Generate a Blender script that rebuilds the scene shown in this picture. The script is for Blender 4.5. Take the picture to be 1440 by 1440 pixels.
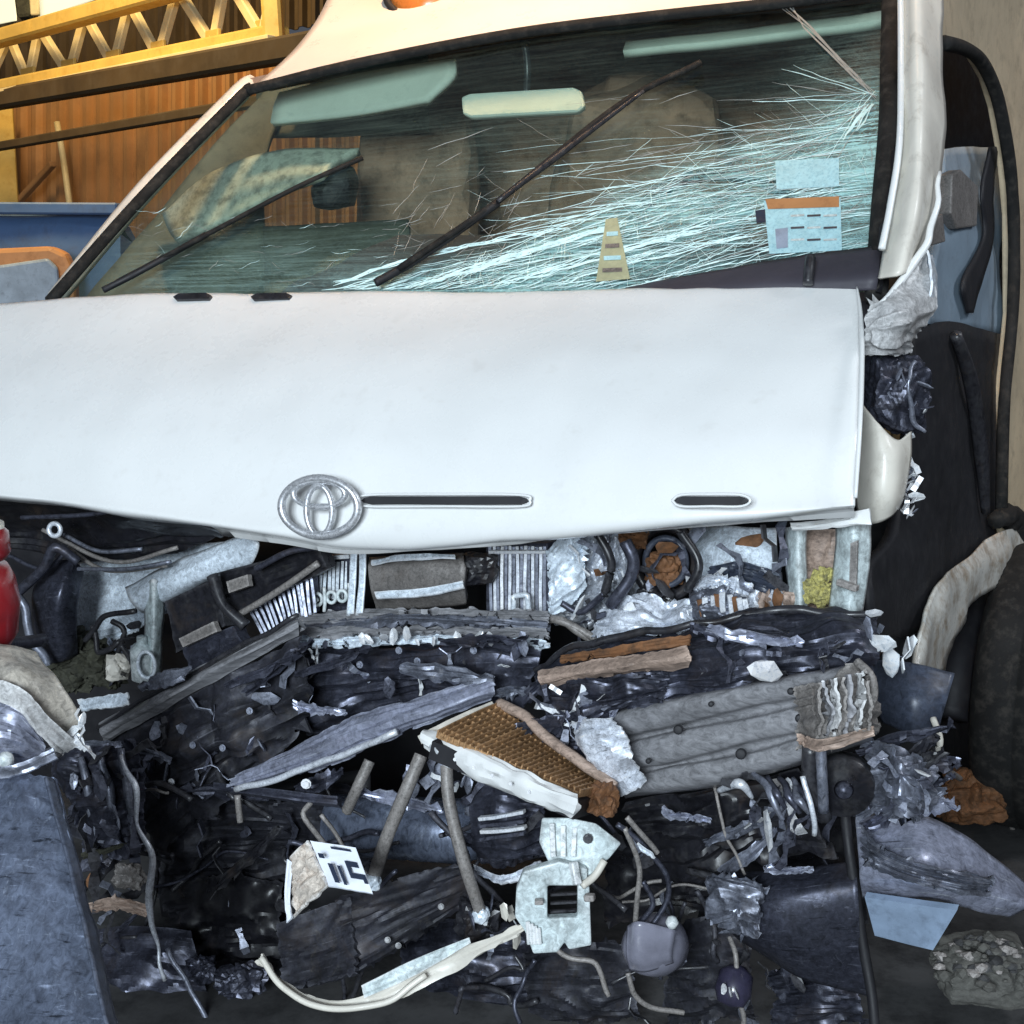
import bpy, bmesh, math, random
from mathutils import Vector, Matrix, noise, Euler
random.seed(7)
for o in list(bpy.data.objects): bpy.data.objects.remove(o)
sc = bpy.context.scene
COL = sc.collection
# ------------------------------------------------------------------ camera
CAMZ, PITCH, FW = 1.3, math.radians(-10), 1.35      # height, tilt, focal/width
cam = bpy.data.objects.new('camera', bpy.data.cameras.new('camera')); COL.objects.link(cam)
cam.location = (0, 0, CAMZ); cam.rotation_euler = (math.radians(90) + PITCH, 0, 0)
cam.data.sensor_width = 36; cam.data.lens = 36 * FW; cam.data.clip_start = .02; cam.data.clip_end = 200
sc.camera = cam
# ------------------------------------------------------------------ world and lamps
w = bpy.data.worlds.new('World'); sc.world = w; w.use_nodes = True
bg = w.node_tree.nodes['Background']; bg.inputs[0].default_value = (.60, .68, .84, 1); bg.inputs[1].default_value = .115
sc.view_settings.view_transform = 'Standard'; sc.view_settings.look = 'None'
sc.view_settings.exposure = 0; sc.view_settings.gamma = 1
def area(name, loc, target, size, sizey, power, col):
    l = bpy.data.lights.new(name, 'AREA'); l.shape = 'RECTANGLE'; l.size = size; l.size_y = sizey; l.energy = power; l.color = col
    o = bpy.data.objects.new(name, l); COL.objects.link(o); o.location = loc
    o.rotation_euler = (Vector(target) - Vector(loc)).to_track_quat('-Z', 'Y').to_euler(); return o
area('shed_doorway_daylight', (-1.2, -3.3, 2.35), (0, 2.6, 1.0), 2.0, 1.5, 440, (.80, .91, 1.0))
rl = area('shed_roof_lamp_warm', (.3, 1.9, 5.6), (.15, 3.75, 2.3), .5, .5, 30, (1.0, .62, .34)); rl.data.spread = math.radians(44)
area('shed_wall_lamp_warm', (-2.6, 5.2, 4.6), (-3.6, 9.6, 2.0), 2.0, 1.0, 340, (1.0, .72, .34))
area('side_fill_light', (4.2, 1.2, 4.6), (.9, 3.0, .8), 1.2, 1.2, 80, (.92, .95, 1.0))  # added area fill that lifts the van's dim side

# ------------------------------------------------------------------ pixel -> place helpers
def W(u, v, Y):
    rx = (u - 720) / 1440 / FW; rz = (720 - v) / 1440 / FW
    d = Vector((rx, 1, rz)); c, s = math.cos(PITCH), math.sin(PITCH)
    d = Vector((d.x, d.y * c - d.z * s, d.y * s + d.z * c))
    k = Y / d.y
    return Vector((d.x * k, Y, CAMZ + d.z * k))
def VY(u, d): return d + (720 - u) * .0005          # the van's front runs from far at its one end to near at the other
def V(u, v, d): return W(u, v, VY(u, d))
def S(u, v, d=0): return W(u, v, 2.42 + (u - 1280) * .0055 + d)   # the van's open side running back
def B(u, v, k=1.0): return W(u, v, (10.6 - u * .0068) * k)        # the shed wall

# ------------------------------------------------------------------ materials
MATS = {}
def mat(name, col, rough=.5, metal=0., dirt=(.05, .045, .04), dirt_amt=.35, scale=6., bump=.15, bscale=30., var=.25, coat=0., stretch=(1, 1, 1), spec=.5, streak=None, wear=None):
    if wear is None: wear = .8 if metal > .1 or name in ('black_plastic', 'hose_grey', 'blue_grey_panel', 'torn_grey_paint', 'dirty_beige', 'white_plastic', 'card', 'wood_strip') else 0
    m = bpy.data.materials.new(name); m.use_nodes = True; nt = m.node_tree; n = nt.nodes; L = nt.links
    p = n['Principled BSDF']; p.inputs['Metallic'].default_value = metal; p.inputs['Coat Weight'].default_value = coat
    p.inputs['Coat Roughness'].default_value = .12; p.inputs['Specular IOR Level'].default_value = spec
    tc = n.new('ShaderNodeTexCoord'); oi = n.new('ShaderNodeObjectInfo')
    add = n.new('ShaderNodeVectorMath'); add.operation = 'MULTIPLY_ADD'; add.inputs[1].default_value = stretch
    rs = n.new('ShaderNodeVectorMath'); rs.operation = 'SCALE'; cmb = n.new('ShaderNodeCombineXYZ')
    for i in range(3): L.new(oi.outputs['Random'], cmb.inputs[i])
    L.new(cmb.outputs[0], rs.inputs[0]); rs.inputs['Scale'].default_value = 37.
    L.new(tc.outputs['Object'], add.inputs[0]); L.new(rs.outputs[0], add.inputs[2])
    vec = add.outputs[0]
    def nz(sc_, det=6, ro=.6, dist=0):
        t = n.new('ShaderNodeTexNoise'); t.inputs['Scale'].default_value = sc_; t.inputs['Detail'].default_value = det
        t.inputs['Roughness'].default_value = ro; t.inputs['Distortion'].default_value = dist; L.new(vec, t.inputs['Vector']); return t
    def ramp(src, a, b, ca=(0, 0, 0, 1), cb=(1, 1, 1, 1)):
        r = n.new('ShaderNodeValToRGB'); r.color_ramp.elements[0].position = a; r.color_ramp.elements[1].position = b
        r.color_ramp.elements[0].color = ca; r.color_ramp.elements[1].color = cb; L.new(src, r.inputs[0]); return r
    def mix(f, a, b, typ='MIX'):
        x = n.new('ShaderNodeMix'); x.data_type = 'RGBA'; x.blend_type = typ
        if hasattr(f, 'is_output'): L.new(f, x.inputs[0])
        else: x.inputs[0].default_value = f
        for k, q in ((6, a), (7, b)):
            if hasattr(q, 'is_output'): L.new(q, x.inputs[k])
            else: x.inputs[k].default_value = (*q, 1)
        return x.outputs[2]
    n1 = nz(scale, 8, .65, .4); n2 = nz(scale * 4.3, 8, .7); n3 = nz(bscale, 6, .6)
    v1 = ramp(n1.outputs[0], .3, .7, (1 - var, 1 - var, 1 - var, 1), (1 + var, 1 + var, 1 + var, 1))
    c = mix(1., col, v1.outputs[0], 'MULTIPLY')
    dm = ramp(n2.outputs[0], .62 - .3 * dirt_amt, .75 - .15 * dirt_amt)
    dmul = n.new('ShaderNodeMath'); dmul.operation = 'MULTIPLY'; L.new(dm.outputs[0], dmul.inputs[0]); dmul.inputs[1].default_value = min(1, dirt_amt * 1.5)
    c = mix(dmul.outputs[0], c, dirt)
    if streak:
        wv = nz(scale * 2.2, 10, .8, 1.6); st = ramp(wv.outputs[0], .58, .66)
        c = mix(st.outputs[0], c, streak)
    grain = None
    if metal > .2:
        gm = n.new('ShaderNodeMapping'); L.new(tc.outputs['UV'], gm.inputs[0]); gm.inputs['Scale'].default_value = (3.5, 34, 1); L.new(rs.outputs[0], gm.inputs['Location'])
        gn = n.new('ShaderNodeTexNoise'); gn.inputs['Scale'].default_value = 1; gn.inputs['Detail'].default_value = 7; gn.inputs['Roughness'].default_value = .7; gn.inputs['Distortion'].default_value = .5; L.new(gm.outputs[0], gn.inputs['Vector'])
        grain = gn.outputs[0]
        c = mix(ramp(grain, .60, .68).outputs[0], c, tuple(min(.85, q * 2.1 + .05) for q in col)); c = mix(ramp(grain, .34, .42, (1, 1, 1, 1), (0, 0, 0, 1)).outputs[0], c, tuple(q * .22 for q in col))
    if wear:
        f1 = nz(scale * 11, 10, .75, .8); c = mix(1., c, ramp(f1.outputs[0], .30, .70, (.35, .35, .35, 1), (1.45, 1.45, 1.45, 1)).outputs[0], 'MULTIPLY')
        f2 = nz(scale * .9, 9, .7, .9); dust = ramp(f2.outputs[0], .54, .72, (0, 0, 0, 1), (wear * .75,) * 3 + (1,)); c = mix(dust.outputs[0], c, tuple(.35 * q + .03 * k for q, k in zip(col, (1.9, 1.35, .95))))
        ge = n.new('ShaderNodeNewGeometry'); ed = ramp(ge.outputs['Pointiness'], .535, .62); em = n.new('ShaderNodeMath'); em.operation = 'MULTIPLY'; L.new(ed.outputs[0], em.inputs[0])
        L.new(ramp(f1.outputs[0], .36, .56).outputs[0], em.inputs[1]); c = mix(em.outputs[0], c, tuple(min(.8, q * 1.8 + .035) for q in col))
    L.new(c, p.inputs['Base Color'])
    rr = ramp(n2.outputs[0], .3, .75, (max(.04, rough - .14),) * 3 + (1,), (min(1, rough + .22),) * 3 + (1,))
    L.new(rr.outputs[0], p.inputs['Roughness'])
    bp = n.new('ShaderNodeBump'); bp.inputs['Strength'].default_value = bump; bp.inputs['Distance'].default_value = .01
    if grain:
        hs = n.new('ShaderNodeMath'); hs.operation = 'MULTIPLY_ADD'; L.new(grain, hs.inputs[0]); hs.inputs[1].default_value = 1.3; L.new(n3.outputs[0], hs.inputs[2]); L.new(hs.outputs[0], bp.inputs['Height'])
    else: L.new(n3.outputs[0], bp.inputs['Height'])
    if 0: L.new(n3.outputs[0], bp.inputs['Height']); L.new(bp.outputs[0], p.inputs['Normal'])
    MATS[name] = m; return m
mat('white_paint', (.80, .81, .80), .28, 0, (.52, .50, .46), .16, 4, .03, 60, .03, .35)
mat('warm_lit_roof', (.72, .66, .60), .35, 0, (.55, .47, .40), .15, 3, .04, 50, .05, .2)  # white paint with the warm overhead light tinted into its colour
mat('cream_paint', (.68, .645, .57), .4, 0, (.22, .18, .13), .3, 5, .10, 40, .14, .15)
mat('torn_grey_paint', (.50, .50, .50), .4, 0, (.17, .16, .15), .3, 9, .3, 40, .2, .1)
mat('pale_metal', (.74, .83, .92), .36, .12, (.20, .22, .26), .20, 10, .28, 45, .18, streak=(.42, .47, .53), wear=.3)
mat('bright_metal', (.72, .77, .86), .42, .35, (.10, .11, .14), .34, 14, .25, 60, .28)
mat('grey_metal', (.20, .215, .265), .42, .6, (.025, .025, .033), .42, 9, .25, 55, .35, streak=(.42, .42, .46))
mat('beam_metal', (.27, .27, .285), .30, .19, (.06, .06, .065), .26, 8, .12, 50, .25, stretch=(.25, 1, 1), wear=.22)
mat('dark_metal', (.062, .066, .092), .38, .6, (.010, .010, .014), .46, 9, .5, 45, .5, streak=(.17, .18, .23))
mat('black_plastic', (.014, .014, .018), .34, 0, (.06, .058, .055), .30, 8, .3, 50, .4)
mat('black_trim', (.011, .011, .014), .6, 0, (.028, .028, .032), .25, 6, .15, 40, .3)
mat('rubber', (.012, .012, .012), .85, 0, (.055, .05, .044), .45, 9, .3, 60, .4, spec=.25)
mat('blue_grey_panel', (.048, .058, .085), .38, .1, (.03, .035, .05), .35, 8, .2, 40, .3)
mat('pale_blue_panel', (.26, .34, .46), .35, .1, (.08, .10, .14), .35, 8, .25, 40, .3)
mat('scratched_slab', (.16, .19, .265), .28, .5, (.05, .055, .075), .36, 8, .25, 60, .35, stretch=(1, 1, .35), streak=(.44, .50, .62), wear=.3)
mat('rust', (.19, .085, .035), .75, .1, (.06, .035, .02), .55, 12, .5, 60, .4)
mat('rust_fin', (.30, .17, .075), .6, .3, (.10, .05, .022), .55, 14, .3, 60, .5)
mat('wood_strip', (.34, .25, .20), .6, 0, (.12, .08, .06), .4, 14, .3, 50, .3, stretch=(.3, 1, 1))
mat('red_plastic', (.24, .008, .012), .35, 0, (.12, .004, .008), .35, 6, .06, 30, .3, .4)
mat('white_plastic', (.58, .67, .68), .45, 0, (.16, .17, .165), .46, 7, .1, 40, .12, wear=.5)
mat('card', (.60, .53, .46), .7, 0, (.30, .18, .12), .4, 14, .2, 60, .2)
mat('label_white', (.76, .80, .88), .55, 0, (.40, .42, .46), .2, 20, .05, 60, .05)
mat('ink', (.012, .022, .05), .6, 0, (.03, .05, .09), .2, 20, .02, 60, .1)
mat('chrome', (.66, .68, .72), .32, .6, (.16, .17, .19), .25, 20, .1, 60, .2)
mat('hose_grey', (.19, .175, .165), .5, .1, (.07, .065, .06), .4, 20, .2, 60, .3)
mat('yellow_foam', (.48, .43, .14), .8, 0, (.12, .11, .06), .65, 30, .6, 80, .4)
mat('moss', (.045, .045, .030), .85, 0, (.015, .016, .012), .5, 25, .8, 80, .5)
mat('straw', (.10, .098, .088), .85, 0, (.06, .058, .052), .5, 20, .5, 80, .4)
mat('orange_lens', (.55, .17, .03), .25, 0, (.25, .07, .02), .25, 10, .05, 30, .2, .5)
mat('visor', (.60, .66, .58), .6, 0, (.34, .40, .36), .25, 9, .1, 60, .08)
mat('cabin_brown', (.34, .20, .13), .75, 0, (.045, .03, .024), .4, 5, .2, 40, .4)
mat('dash_purple', (.045, .042, .055), .55, 0, (.04, .035, .045), .3, 6, .15, 60, .2)
mat('seat_blue', (.24, .32, .40), .6, 0, (.12, .15, .19), .3, 6, .1, 40, .15)
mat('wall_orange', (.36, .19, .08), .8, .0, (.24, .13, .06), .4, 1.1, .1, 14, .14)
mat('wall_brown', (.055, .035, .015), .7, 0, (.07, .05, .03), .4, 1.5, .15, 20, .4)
mat('truss_yellow', (.56, .38, .10), .5, 0, (.40, .22, .03), .35, 4, .1, 30, .2)
mat('truss_pale', (.66, .54, .30), .5, 0, (.48, .34, .14), .3, 4, .1, 30, .2)
mat('truck_blue', (.07, .13, .26), .4, 0, (.05, .07, .12), .35, 3, .1, 20, .2)
mat('truck_orange', (.42, .20, .08), .5, 0, (.20, .08, .03), .35, 5, .1, 20, .2)
mat('concrete', (.065, .065, .066), .75, 0, (.012, .012, .013), .6, 2.5, .5, 60, .4)
mat('tan_wall', (.34, .25, .12), .75, 0, (.14, .10, .05), .4, 1.6, .2, 20, .35)
mat('yellow_paper', (.36, .38, .24), .6, 0, (.30, .30, .22), .4, 40, .05, 60, .2)
mat('mottled_reflection', (.46, .50, .42), .6, 0, (.10, .11, .09), .55, 7, .2, 50, .3)  # pale mottled tone for the sheet that imitates a reflection
mat('warm_lit_beige', (.54, .44, .30), .45, 0, (.24, .19, .13), .4, 4, .12, 40, .2, .1)  # beige body colour with warm light tinted into it
mat('worn_silver', (.33, .35, .45), .32, .4, (.05, .05, .065), .30, 7, .12, 50, .3, wear=.25)
mat('matte_dark_metal', (.034, .035, .046), .55, .35, (.012, .012, .012), .45, 10, .6, 50, .5, streak=(.075, .07, .068))  # near-black matte metal
mat('arch_paint', (.66, .65, .60), .38, 0, (.24, .17, .10), .6, 5, .15, 40, .25, .2, streak=(.50, .56, .58))
mat('dirty_beige', (.46, .42, .36), .42, 0, (.16, .15, .14), .5, 8, .25, 50, .3, streak=(.60, .58, .54))
mat('violet_plastic', (.035, .032, .06), .28, 0, (.012, .012, .02), .4, 12, .15, 50, .4, .3)
mat('olive_trim', (.10, .105, .075), .7, 0, (.05, .05, .035), .4, 6, .15, 40, .3)
mat('lens_grey', (.20, .20, .25), .25, 0, (.12, .12, .15), .3, 12, .2, 40, .3, .4)
mat('paper_blue', (.40, .66, .72), .6, 0, (.22, .44, .52), .5, 40, .05, 60, .15)
mat('crack_white', (.60, .80, .79), .35, 0, (.45, .62, .62), .2, 30, .1, 60, .15)
mat('crack_pale', (.30, .30, .28), .4, 0, (.20, .22, .21), .4, 30, .1, 60, .2)

def glass_mat(name, tint, film, film_col, uvmask=False):
    m = bpy.data.materials.new(name); m.use_nodes = True; nt = m.node_tree; n = nt.nodes; L = nt.links
    for x in list(n):
        if x.type == 'BSDF_PRINCIPLED': n.remove(x)
    out = n['Material Output']
    tr = n.new('ShaderNodeBsdfTransparent'); tr.inputs[0].default_value = (*tint, 1)
    gl = n.new('ShaderNodeBsdfGlossy'); gl.inputs['Roughness'].default_value = .04; gl.inputs[0].default_value = (.9, 1, .98, 1)
    lw = n.new('ShaderNodeLayerWeight'); pw = n.new('ShaderNodeMath'); pw.operation = 'POWER'; L.new(lw.outputs['Facing'], pw.inputs[0]); pw.inputs[1].default_value = 4.
    fr = n.new('ShaderNodeMath'); fr.operation = 'MULTIPLY_ADD'; L.new(pw.outputs[0], fr.inputs[0]); fr.inputs[1].default_value = .8; fr.inputs[2].default_value = .04
    m1 = n.new('ShaderNodeMixShader'); L.new(fr.outputs[0], m1.inputs[0]); L.new(tr.outputs[0], m1.inputs[1]); L.new(gl.outputs[0], m1.inputs[2])
    df = n.new('ShaderNodeBsdfDiffuse'); df.inputs[0].default_value = (*film_col, 1)
    m2 = n.new('ShaderNodeMixShader'); L.new(m1.outputs[0], m2.inputs[1]); L.new(df.outputs[0], m2.inputs[2])
    tc = n.new('ShaderNodeTexCoord')
    nz = n.new('ShaderNodeTexNoise'); nz.inputs['Scale'].default_value = 1.; nz.inputs['Detail'].default_value = 9; nz.inputs['Roughness'].default_value = .72
    mp = n.new('ShaderNodeMapping'); L.new(nz.inputs['Vector'] and mp.outputs[0], nz.inputs['Vector'])
    if uvmask:
        # crazed band of the broken glass: it lies along the lower right of the pane, with the grain of the fractures
        at = n.new('ShaderNodeAttribute'); at.attribute_name = 'crazing'
        L.new(tc.outputs['UV'], mp.inputs[0]); mp.inputs['Rotation'].default_value = (0, 0, math.radians(-16)); mp.inputs['Scale'].default_value = (9, 95, 1)
        r = n.new('ShaderNodeValToRGB'); r.color_ramp.elements[0].position = .45; r.color_ramp.elements[1].position = .64; L.new(nz.outputs[0], r.inputs[0])
        nz2 = n.new('ShaderNodeTexNoise'); nz2.inputs['Scale'].default_value = 9; nz2.inputs['Detail'].default_value = 8; L.new(tc.outputs['UV'], nz2.inputs['Vector'])
        r2 = n.new('ShaderNodeValToRGB'); r2.color_ramp.elements[0].position = .36; r2.color_ramp.elements[1].position = .62; L.new(nz2.outputs[0], r2.inputs[0])
        ad = n.new('ShaderNodeMath'); ad.operation = 'MULTIPLY_ADD'; L.new(r.outputs[0], ad.inputs[0]); ad.inputs[1].default_value = .66
        h = n.new('ShaderNodeMath'); h.operation = 'MULTIPLY'; L.new(r2.outputs[0], h.inputs[0]); h.inputs[1].default_value = .30; L.new(h.outputs[0], ad.inputs[2])
        vo = n.new('ShaderNodeTexVoronoi'); vo.feature = 'DISTANCE_TO_EDGE'; vo.inputs['Scale'].default_value = 1; vm = n.new('ShaderNodeMapping'); vm.inputs['Scale'].default_value = (120, 80, 1); vm.inputs['Rotation'].default_value = (0, 0, .4)
        va = n.new('ShaderNodeVectorMath'); va.operation = 'MULTIPLY_ADD'; L.new(nz2.outputs['Color'], va.inputs[0]); va.inputs[1].default_value = (.09, .09, 0); L.new(tc.outputs['UV'], va.inputs[2]); L.new(va.outputs[0], vm.inputs[0]); L.new(vm.outputs[0], vo.inputs['Vector'])
        vr = n.new('ShaderNodeValToRGB'); vr.color_ramp.elements[0].position = .02; vr.color_ramp.elements[1].position = .10; vr.color_ramp.elements[0].color = (.22, .22, .22, 1); vr.color_ramp.elements[1].color = (0, 0, 0, 1); L.new(vo.outputs['Distance'], vr.inputs[0])
        ad2 = n.new('ShaderNodeMath'); ad2.operation = 'ADD'; L.new(ad.outputs[0], ad2.inputs[0]); L.new(vr.outputs[0], ad2.inputs[1]); ad = ad2
        ml = n.new('ShaderNodeMath'); ml.operation = 'MULTIPLY'; ml.use_clamp = True; L.new(at.outputs['Fac'], ml.inputs[0]); L.new(ad.outputs[0], ml.inputs[1])
        L.new(ml.outputs[0], m2.inputs[0])
    else:
        L.new(tc.outputs['Object'], mp.inputs[0]); mp.inputs['Scale'].default_value = (20, 20, 20)
        r = n.new('ShaderNodeValToRGB'); r.color_ramp.elements[0].position = .4; r.color_ramp.elements[1].position = .8; L.new(nz.outputs[0], r.inputs[0])
        h = n.new('ShaderNodeMath'); h.operation = 'MULTIPLY'; L.new(r.outputs[0], h.inputs[0]); h.inputs[1].default_value = film; L.new(h.outputs[0], m2.inputs[0])
    L.new(m2.outputs[0], out.inputs[0]); MATS[name] = m; return m
glass_mat('windscreen_glass', (.90, .95, .92), .5, (.38, .64, .64), True)
glass_mat('side_glass', (.55, .65, .70), .3, (.40, .52, .58))
def emit_mat(name, col, st):
    m = bpy.data.materials.new(name); m.use_nodes = True; p = m.node_tree.nodes['Principled BSDF']
    p.inputs['Base Color'].default_value = (*col, 1); p.inputs['Emission Color'].default_value = (*col, 1); p.inputs['Emission Strength'].default_value = st; MATS[name] = m
emit_mat('skylight', (.86, .84, .60), .9)

# ------------------------------------------------------------------ object helpers
def wloc(p):
    v = Vector((0, 0, 0))
    while p is not None: v += p.location; p = p.parent
    return v
def tag(o, label=None, cat=None, group=None, kind=None):
    for k, q in (('label', label), ('category', cat), ('group', group), ('kind', kind)):
        if q: o[k] = q
    return o
def thing(name, label, cat, loc, group=None):
    o = bpy.data.objects.new(name, None); o.empty_display_size = .1; COL.objects.link(o); o.location = loc
    return tag(o, label, cat, group)
def mk(name, verts, faces, m, parent=None, smooth=False, uv=None, mats=None):
    c = sum(verts, Vector()) / len(verts)
    me = bpy.data.meshes.new(name); me.from_pydata([v - c for v in verts], [], faces)
    if uv:
        l = me.uv_layers.new(name='UVMap')
        for lp in me.loops: l.data[lp.index].uv = uv[lp.vertex_index]
    me.materials.append(MATS[m])
    bm = bmesh.new(); bm.from_mesh(me); bmesh.ops.recalc_face_normals(bm, faces=bm.faces); bm.to_mesh(me); bm.free()
    if smooth: me.polygons.foreach_set('use_smooth', [True] * len(me.polygons))
    o = bpy.data.objects.new(name, me); COL.objects.link(o)
    o.parent = parent; o.location = c - wloc(parent); me.update(); return o
def copyto(src, parent, loc, rot=(0, 0, 0), sca=(1, 1, 1), m=None):
    o = src.copy(); COL.objects.link(o); o.parent = parent; o.location = Vector(loc) - wloc(parent); o.rotation_euler = rot; o.scale = sca
    return o
def cr(p0, p1, p2, p3, t):
    return .5 * ((2 * p1) + (-p0 + p2) * t + (2 * p0 - 5 * p1 + 4 * p2 - p3) * t * t + (-p0 + 3 * p1 - 3 * p2 + p3) * t ** 3)
def spl(pts, t):
    n = len(pts) - 1; x = min(max(t, 0), 1) * n; i = min(int(x), n - 1); f = x - i
    g = lambda k: pts[k] if 0 <= k <= n else (2 * pts[0] - pts[1] if k < 0 else 2 * pts[n] - pts[n - 1])
    return cr(g(i - 1), g(i), g(i + 1), g(i + 2), f)
def lin(pts, t):
    n = len(pts) - 1; x = min(max(t, 0), 1) * n; i = min(int(x), n - 1); return pts[i].lerp(pts[i + 1], x - i)
FDIR = {}
def crumple(p, amp, freq, seed):
    """folded sheet metal: flat facets between sharp creases"""
    if seed not in FDIR:
        r_ = random.Random(seed * 131 + 7); FDIR[seed] = [(Vector((r_.gauss(0, 1), r_.gauss(0, 1), r_.gauss(0, 1))).normalized(), r_.uniform(0, 9), r_.uniform(.45, 1.5)) for _ in range(7)]
    q = p + Vector((noise.noise(p * freq * .5 + Vector((seed, 0, 0))), noise.noise(p * freq * .5 + Vector((0, seed, 4))), noise.noise(p * freq * .5 + Vector((9, 0, seed))))) * (.9 / freq)
    h = 0
    for k, (d, ph, f) in enumerate(FDIR[seed]):
        x = (q.dot(d) * freq * f * (1 + .35 * k) + ph) % 2; h += (abs(x - 1) * 2 - 1) / (1 + .45 * k)
    return amp * (.42 * h + .35 * noise.noise(p * freq * 3.1))
def sheet(name, rows, m, parent=None, fn=V, nu=30, nv=16, amp=0., freq=6., thick=.004, seed=1, smooth=False, straight=False, jag=0., pleat=.45):
    """a panel through rows of control points (u, v, depth): bent, crumpled and given thickness"""
    R = [[Vector(p) for p in r] for r in rows]; ev = lin if straight else spl
    if amp >= .008 and not smooth: nu, nv = int(nu * 1.4), int(nv * 1.7)
    if smooth: pleat = 0
    else: freq *= .9; pleat *= .8
    g = []
    for j in range(nv + 1):
        t = j / nv; line = []
        for i in range(nu + 1):
            s = i / nu
            q = ev([ev(r, s) for r in R], t)
            if jag and (j in (0, nv)): q.y += jag * noise.noise(Vector((s * 23 + seed, seed * 2.1, j))) * (1.5 if j else 1)
            if jag and (i in (0, nu)): q.x += jag * noise.noise(Vector((t * 17 + seed, seed * 1.3, i + 3.)))
            line.append(fn(q.x, q.y, q.z))
        g.append(line)
    verts, uv = [], []
    nrm = []
    for j in range(nv + 1):
        for i in range(nu + 1):
            a = g[j][min(i + 1, nu)] - g[j][max(i - 1, 0)]; b = g[min(j + 1, nv)][i] - g[max(j - 1, 0)][i]
            n_ = a.cross(b)
            n_ = n_.normalized() if n_.length > 1e-12 else Vector((0, -1, 0))
            if n_.dot(Vector((0, 0, CAMZ)) - g[j][i]) < 0: n_ = -n_
            nrm.append(n_)
    for j in range(nv + 1):
        for i in range(nu + 1):
            p = g[j][i]; k = j * (nu + 1) + i
            fold = pleat * amp * (1 - 3 * abs(noise.noise(Vector((i / nu * 2.6 + .8 * noise.noise(Vector((j / nv * 3, seed, i / nu * 2))), j / nv * 7 + seed * 3.3, seed * 1.1))))) if pleat else 0
            verts.append(p + nrm[k] * ((crumple(p, amp, freq, seed) if not smooth else amp * noise.fractal(p * freq + Vector((seed, 0, 0)), 1, 2, 3)) + fold if amp else 0)); uv.append((i / nu, 1 - j / nv))
    N = len(verts); verts += [verts[k] - nrm[k] * thick for k in range(N)]; uv += uv
    F = []; W1 = nu + 1
    for j in range(nv):
        for i in range(nu):
            a = j * W1 + i; F.append((a, a + 1, a + W1 + 1, a + W1)); F.append((a + N, a + W1 + N, a + W1 + 1 + N, a + 1 + N))
    rim = [i for i in range(W1)] + [j * W1 + nu for j in range(1, nv + 1)] + [nv * W1 + i for i in range(nu - 1, -1, -1)] + [j * W1 for j in range(nv - 1, 0, -1)]
    for a, b in zip(rim, rim[1:] + rim[:1]): F.append((a, a + N, b + N, b))
    o_ = mk(name, verts, F, m, parent, True, uv)
    if not smooth: o_.data.set_sharp_from_angle(angle=math.radians(24))
    return o_
def quad(name, a, b, c, d, m, parent=None, **k):
    return sheet(name, [[a, b], [d, c]], m, parent, straight=True, **k)
def tube(name, pts, r, m, parent=None, fn=V, n=24, sides=8, smooth=True, straight=False, wob=0., seed=0):
    P = [Vector(p) for p in pts]; ev = lin if straight else spl
    C = [fn(*ev(P, i / n)) for i in range(n + 1)]
    if wob:
        C = [c + Vector([wob * noise.noise(c * 18 + Vector((k * 9.1 + seed, seed, k)))for k in range(3)]) for c in C]
    rr = r if isinstance(r, (list, tuple)) else [r, r]
    verts, F = [], []
    up = Vector((.13, -.2, .97))
    for i, c in enumerate(C):
        t = (C[min(i + 1, n)] - C[max(i - 1, 0)]).normalized(); a = t.cross(up)
        if a.length < .05: a = t.cross(Vector((1, 0, 0)))
        a.normalize(); b = a.cross(t); x = i / n * (len(rr) - 1); k = min(int(x), len(rr) - 2); rad = rr[k] + (rr[k + 1] - rr[k]) * (x - k)
        for s in range(sides):
            th = 2 * math.pi * s / sides; verts.append(c + (a * math.cos(th) + b * math.sin(th)) * rad)
    for i in range(n):
        for s in range(sides):
            a = i * sides + s; b = i * sides + (s + 1) % sides; F.append((a, b, b + sides, a + sides))
    F.append(tuple(range(sides))); F.append(tuple(n * sides + s for s in range(sides)))
    return mk(name, verts, F, m, parent, smooth)
def plate(name, poly, m, parent=None, fn=V, thick=.01, bevel=.002, holes=None):
    """an outline (u, v, depth) cut from a plate of real thickness"""
    P = [fn(*p) for p in poly]
    bm = bmesh.new(); vs = [bm.verts.new(p) for p in P]; f = bm.faces.new(vs); f.normal_update()
    nr = f.normal.copy()
    if nr.dot(Vector((0, 0, CAMZ)) - P[0]) < 0: nr = -nr
    ex = bmesh.ops.extrude_face_region(bm, geom=[f]); bmesh.ops.translate(bm, vec=-nr * thick, verts=[e for e in ex['geom'] if isinstance(e, bmesh.types.BMVert)])
    if bevel: bmesh.ops.bevel(bm, geom=list(bm.edges), offset=bevel, segments=2, affect='EDGES', profile=.5)
    bmesh.ops.triangulate(bm, faces=[f for f in bm.faces if len(f.verts) > 4])
    return bmo(name, bm, m, parent)
def bmo(name, bm, m, parent=None, smooth=False):
    bmesh.ops.recalc_face_normals(bm, faces=bm.faces)
    c = sum((v.co for v in bm.verts), Vector()) / len(bm.verts); bmesh.ops.translate(bm, vec=-c, verts=bm.verts)
    me = bpy.data.meshes.new(name); bm.to_mesh(me); bm.free(); me.materials.append(MATS[m])
    if smooth: me.polygons.foreach_set('use_smooth', [True] * len(me.polygons))
    o = bpy.data.objects.new(name, me); COL.objects.link(o); o.parent = parent; o.location = c - wloc(parent); return o
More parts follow.
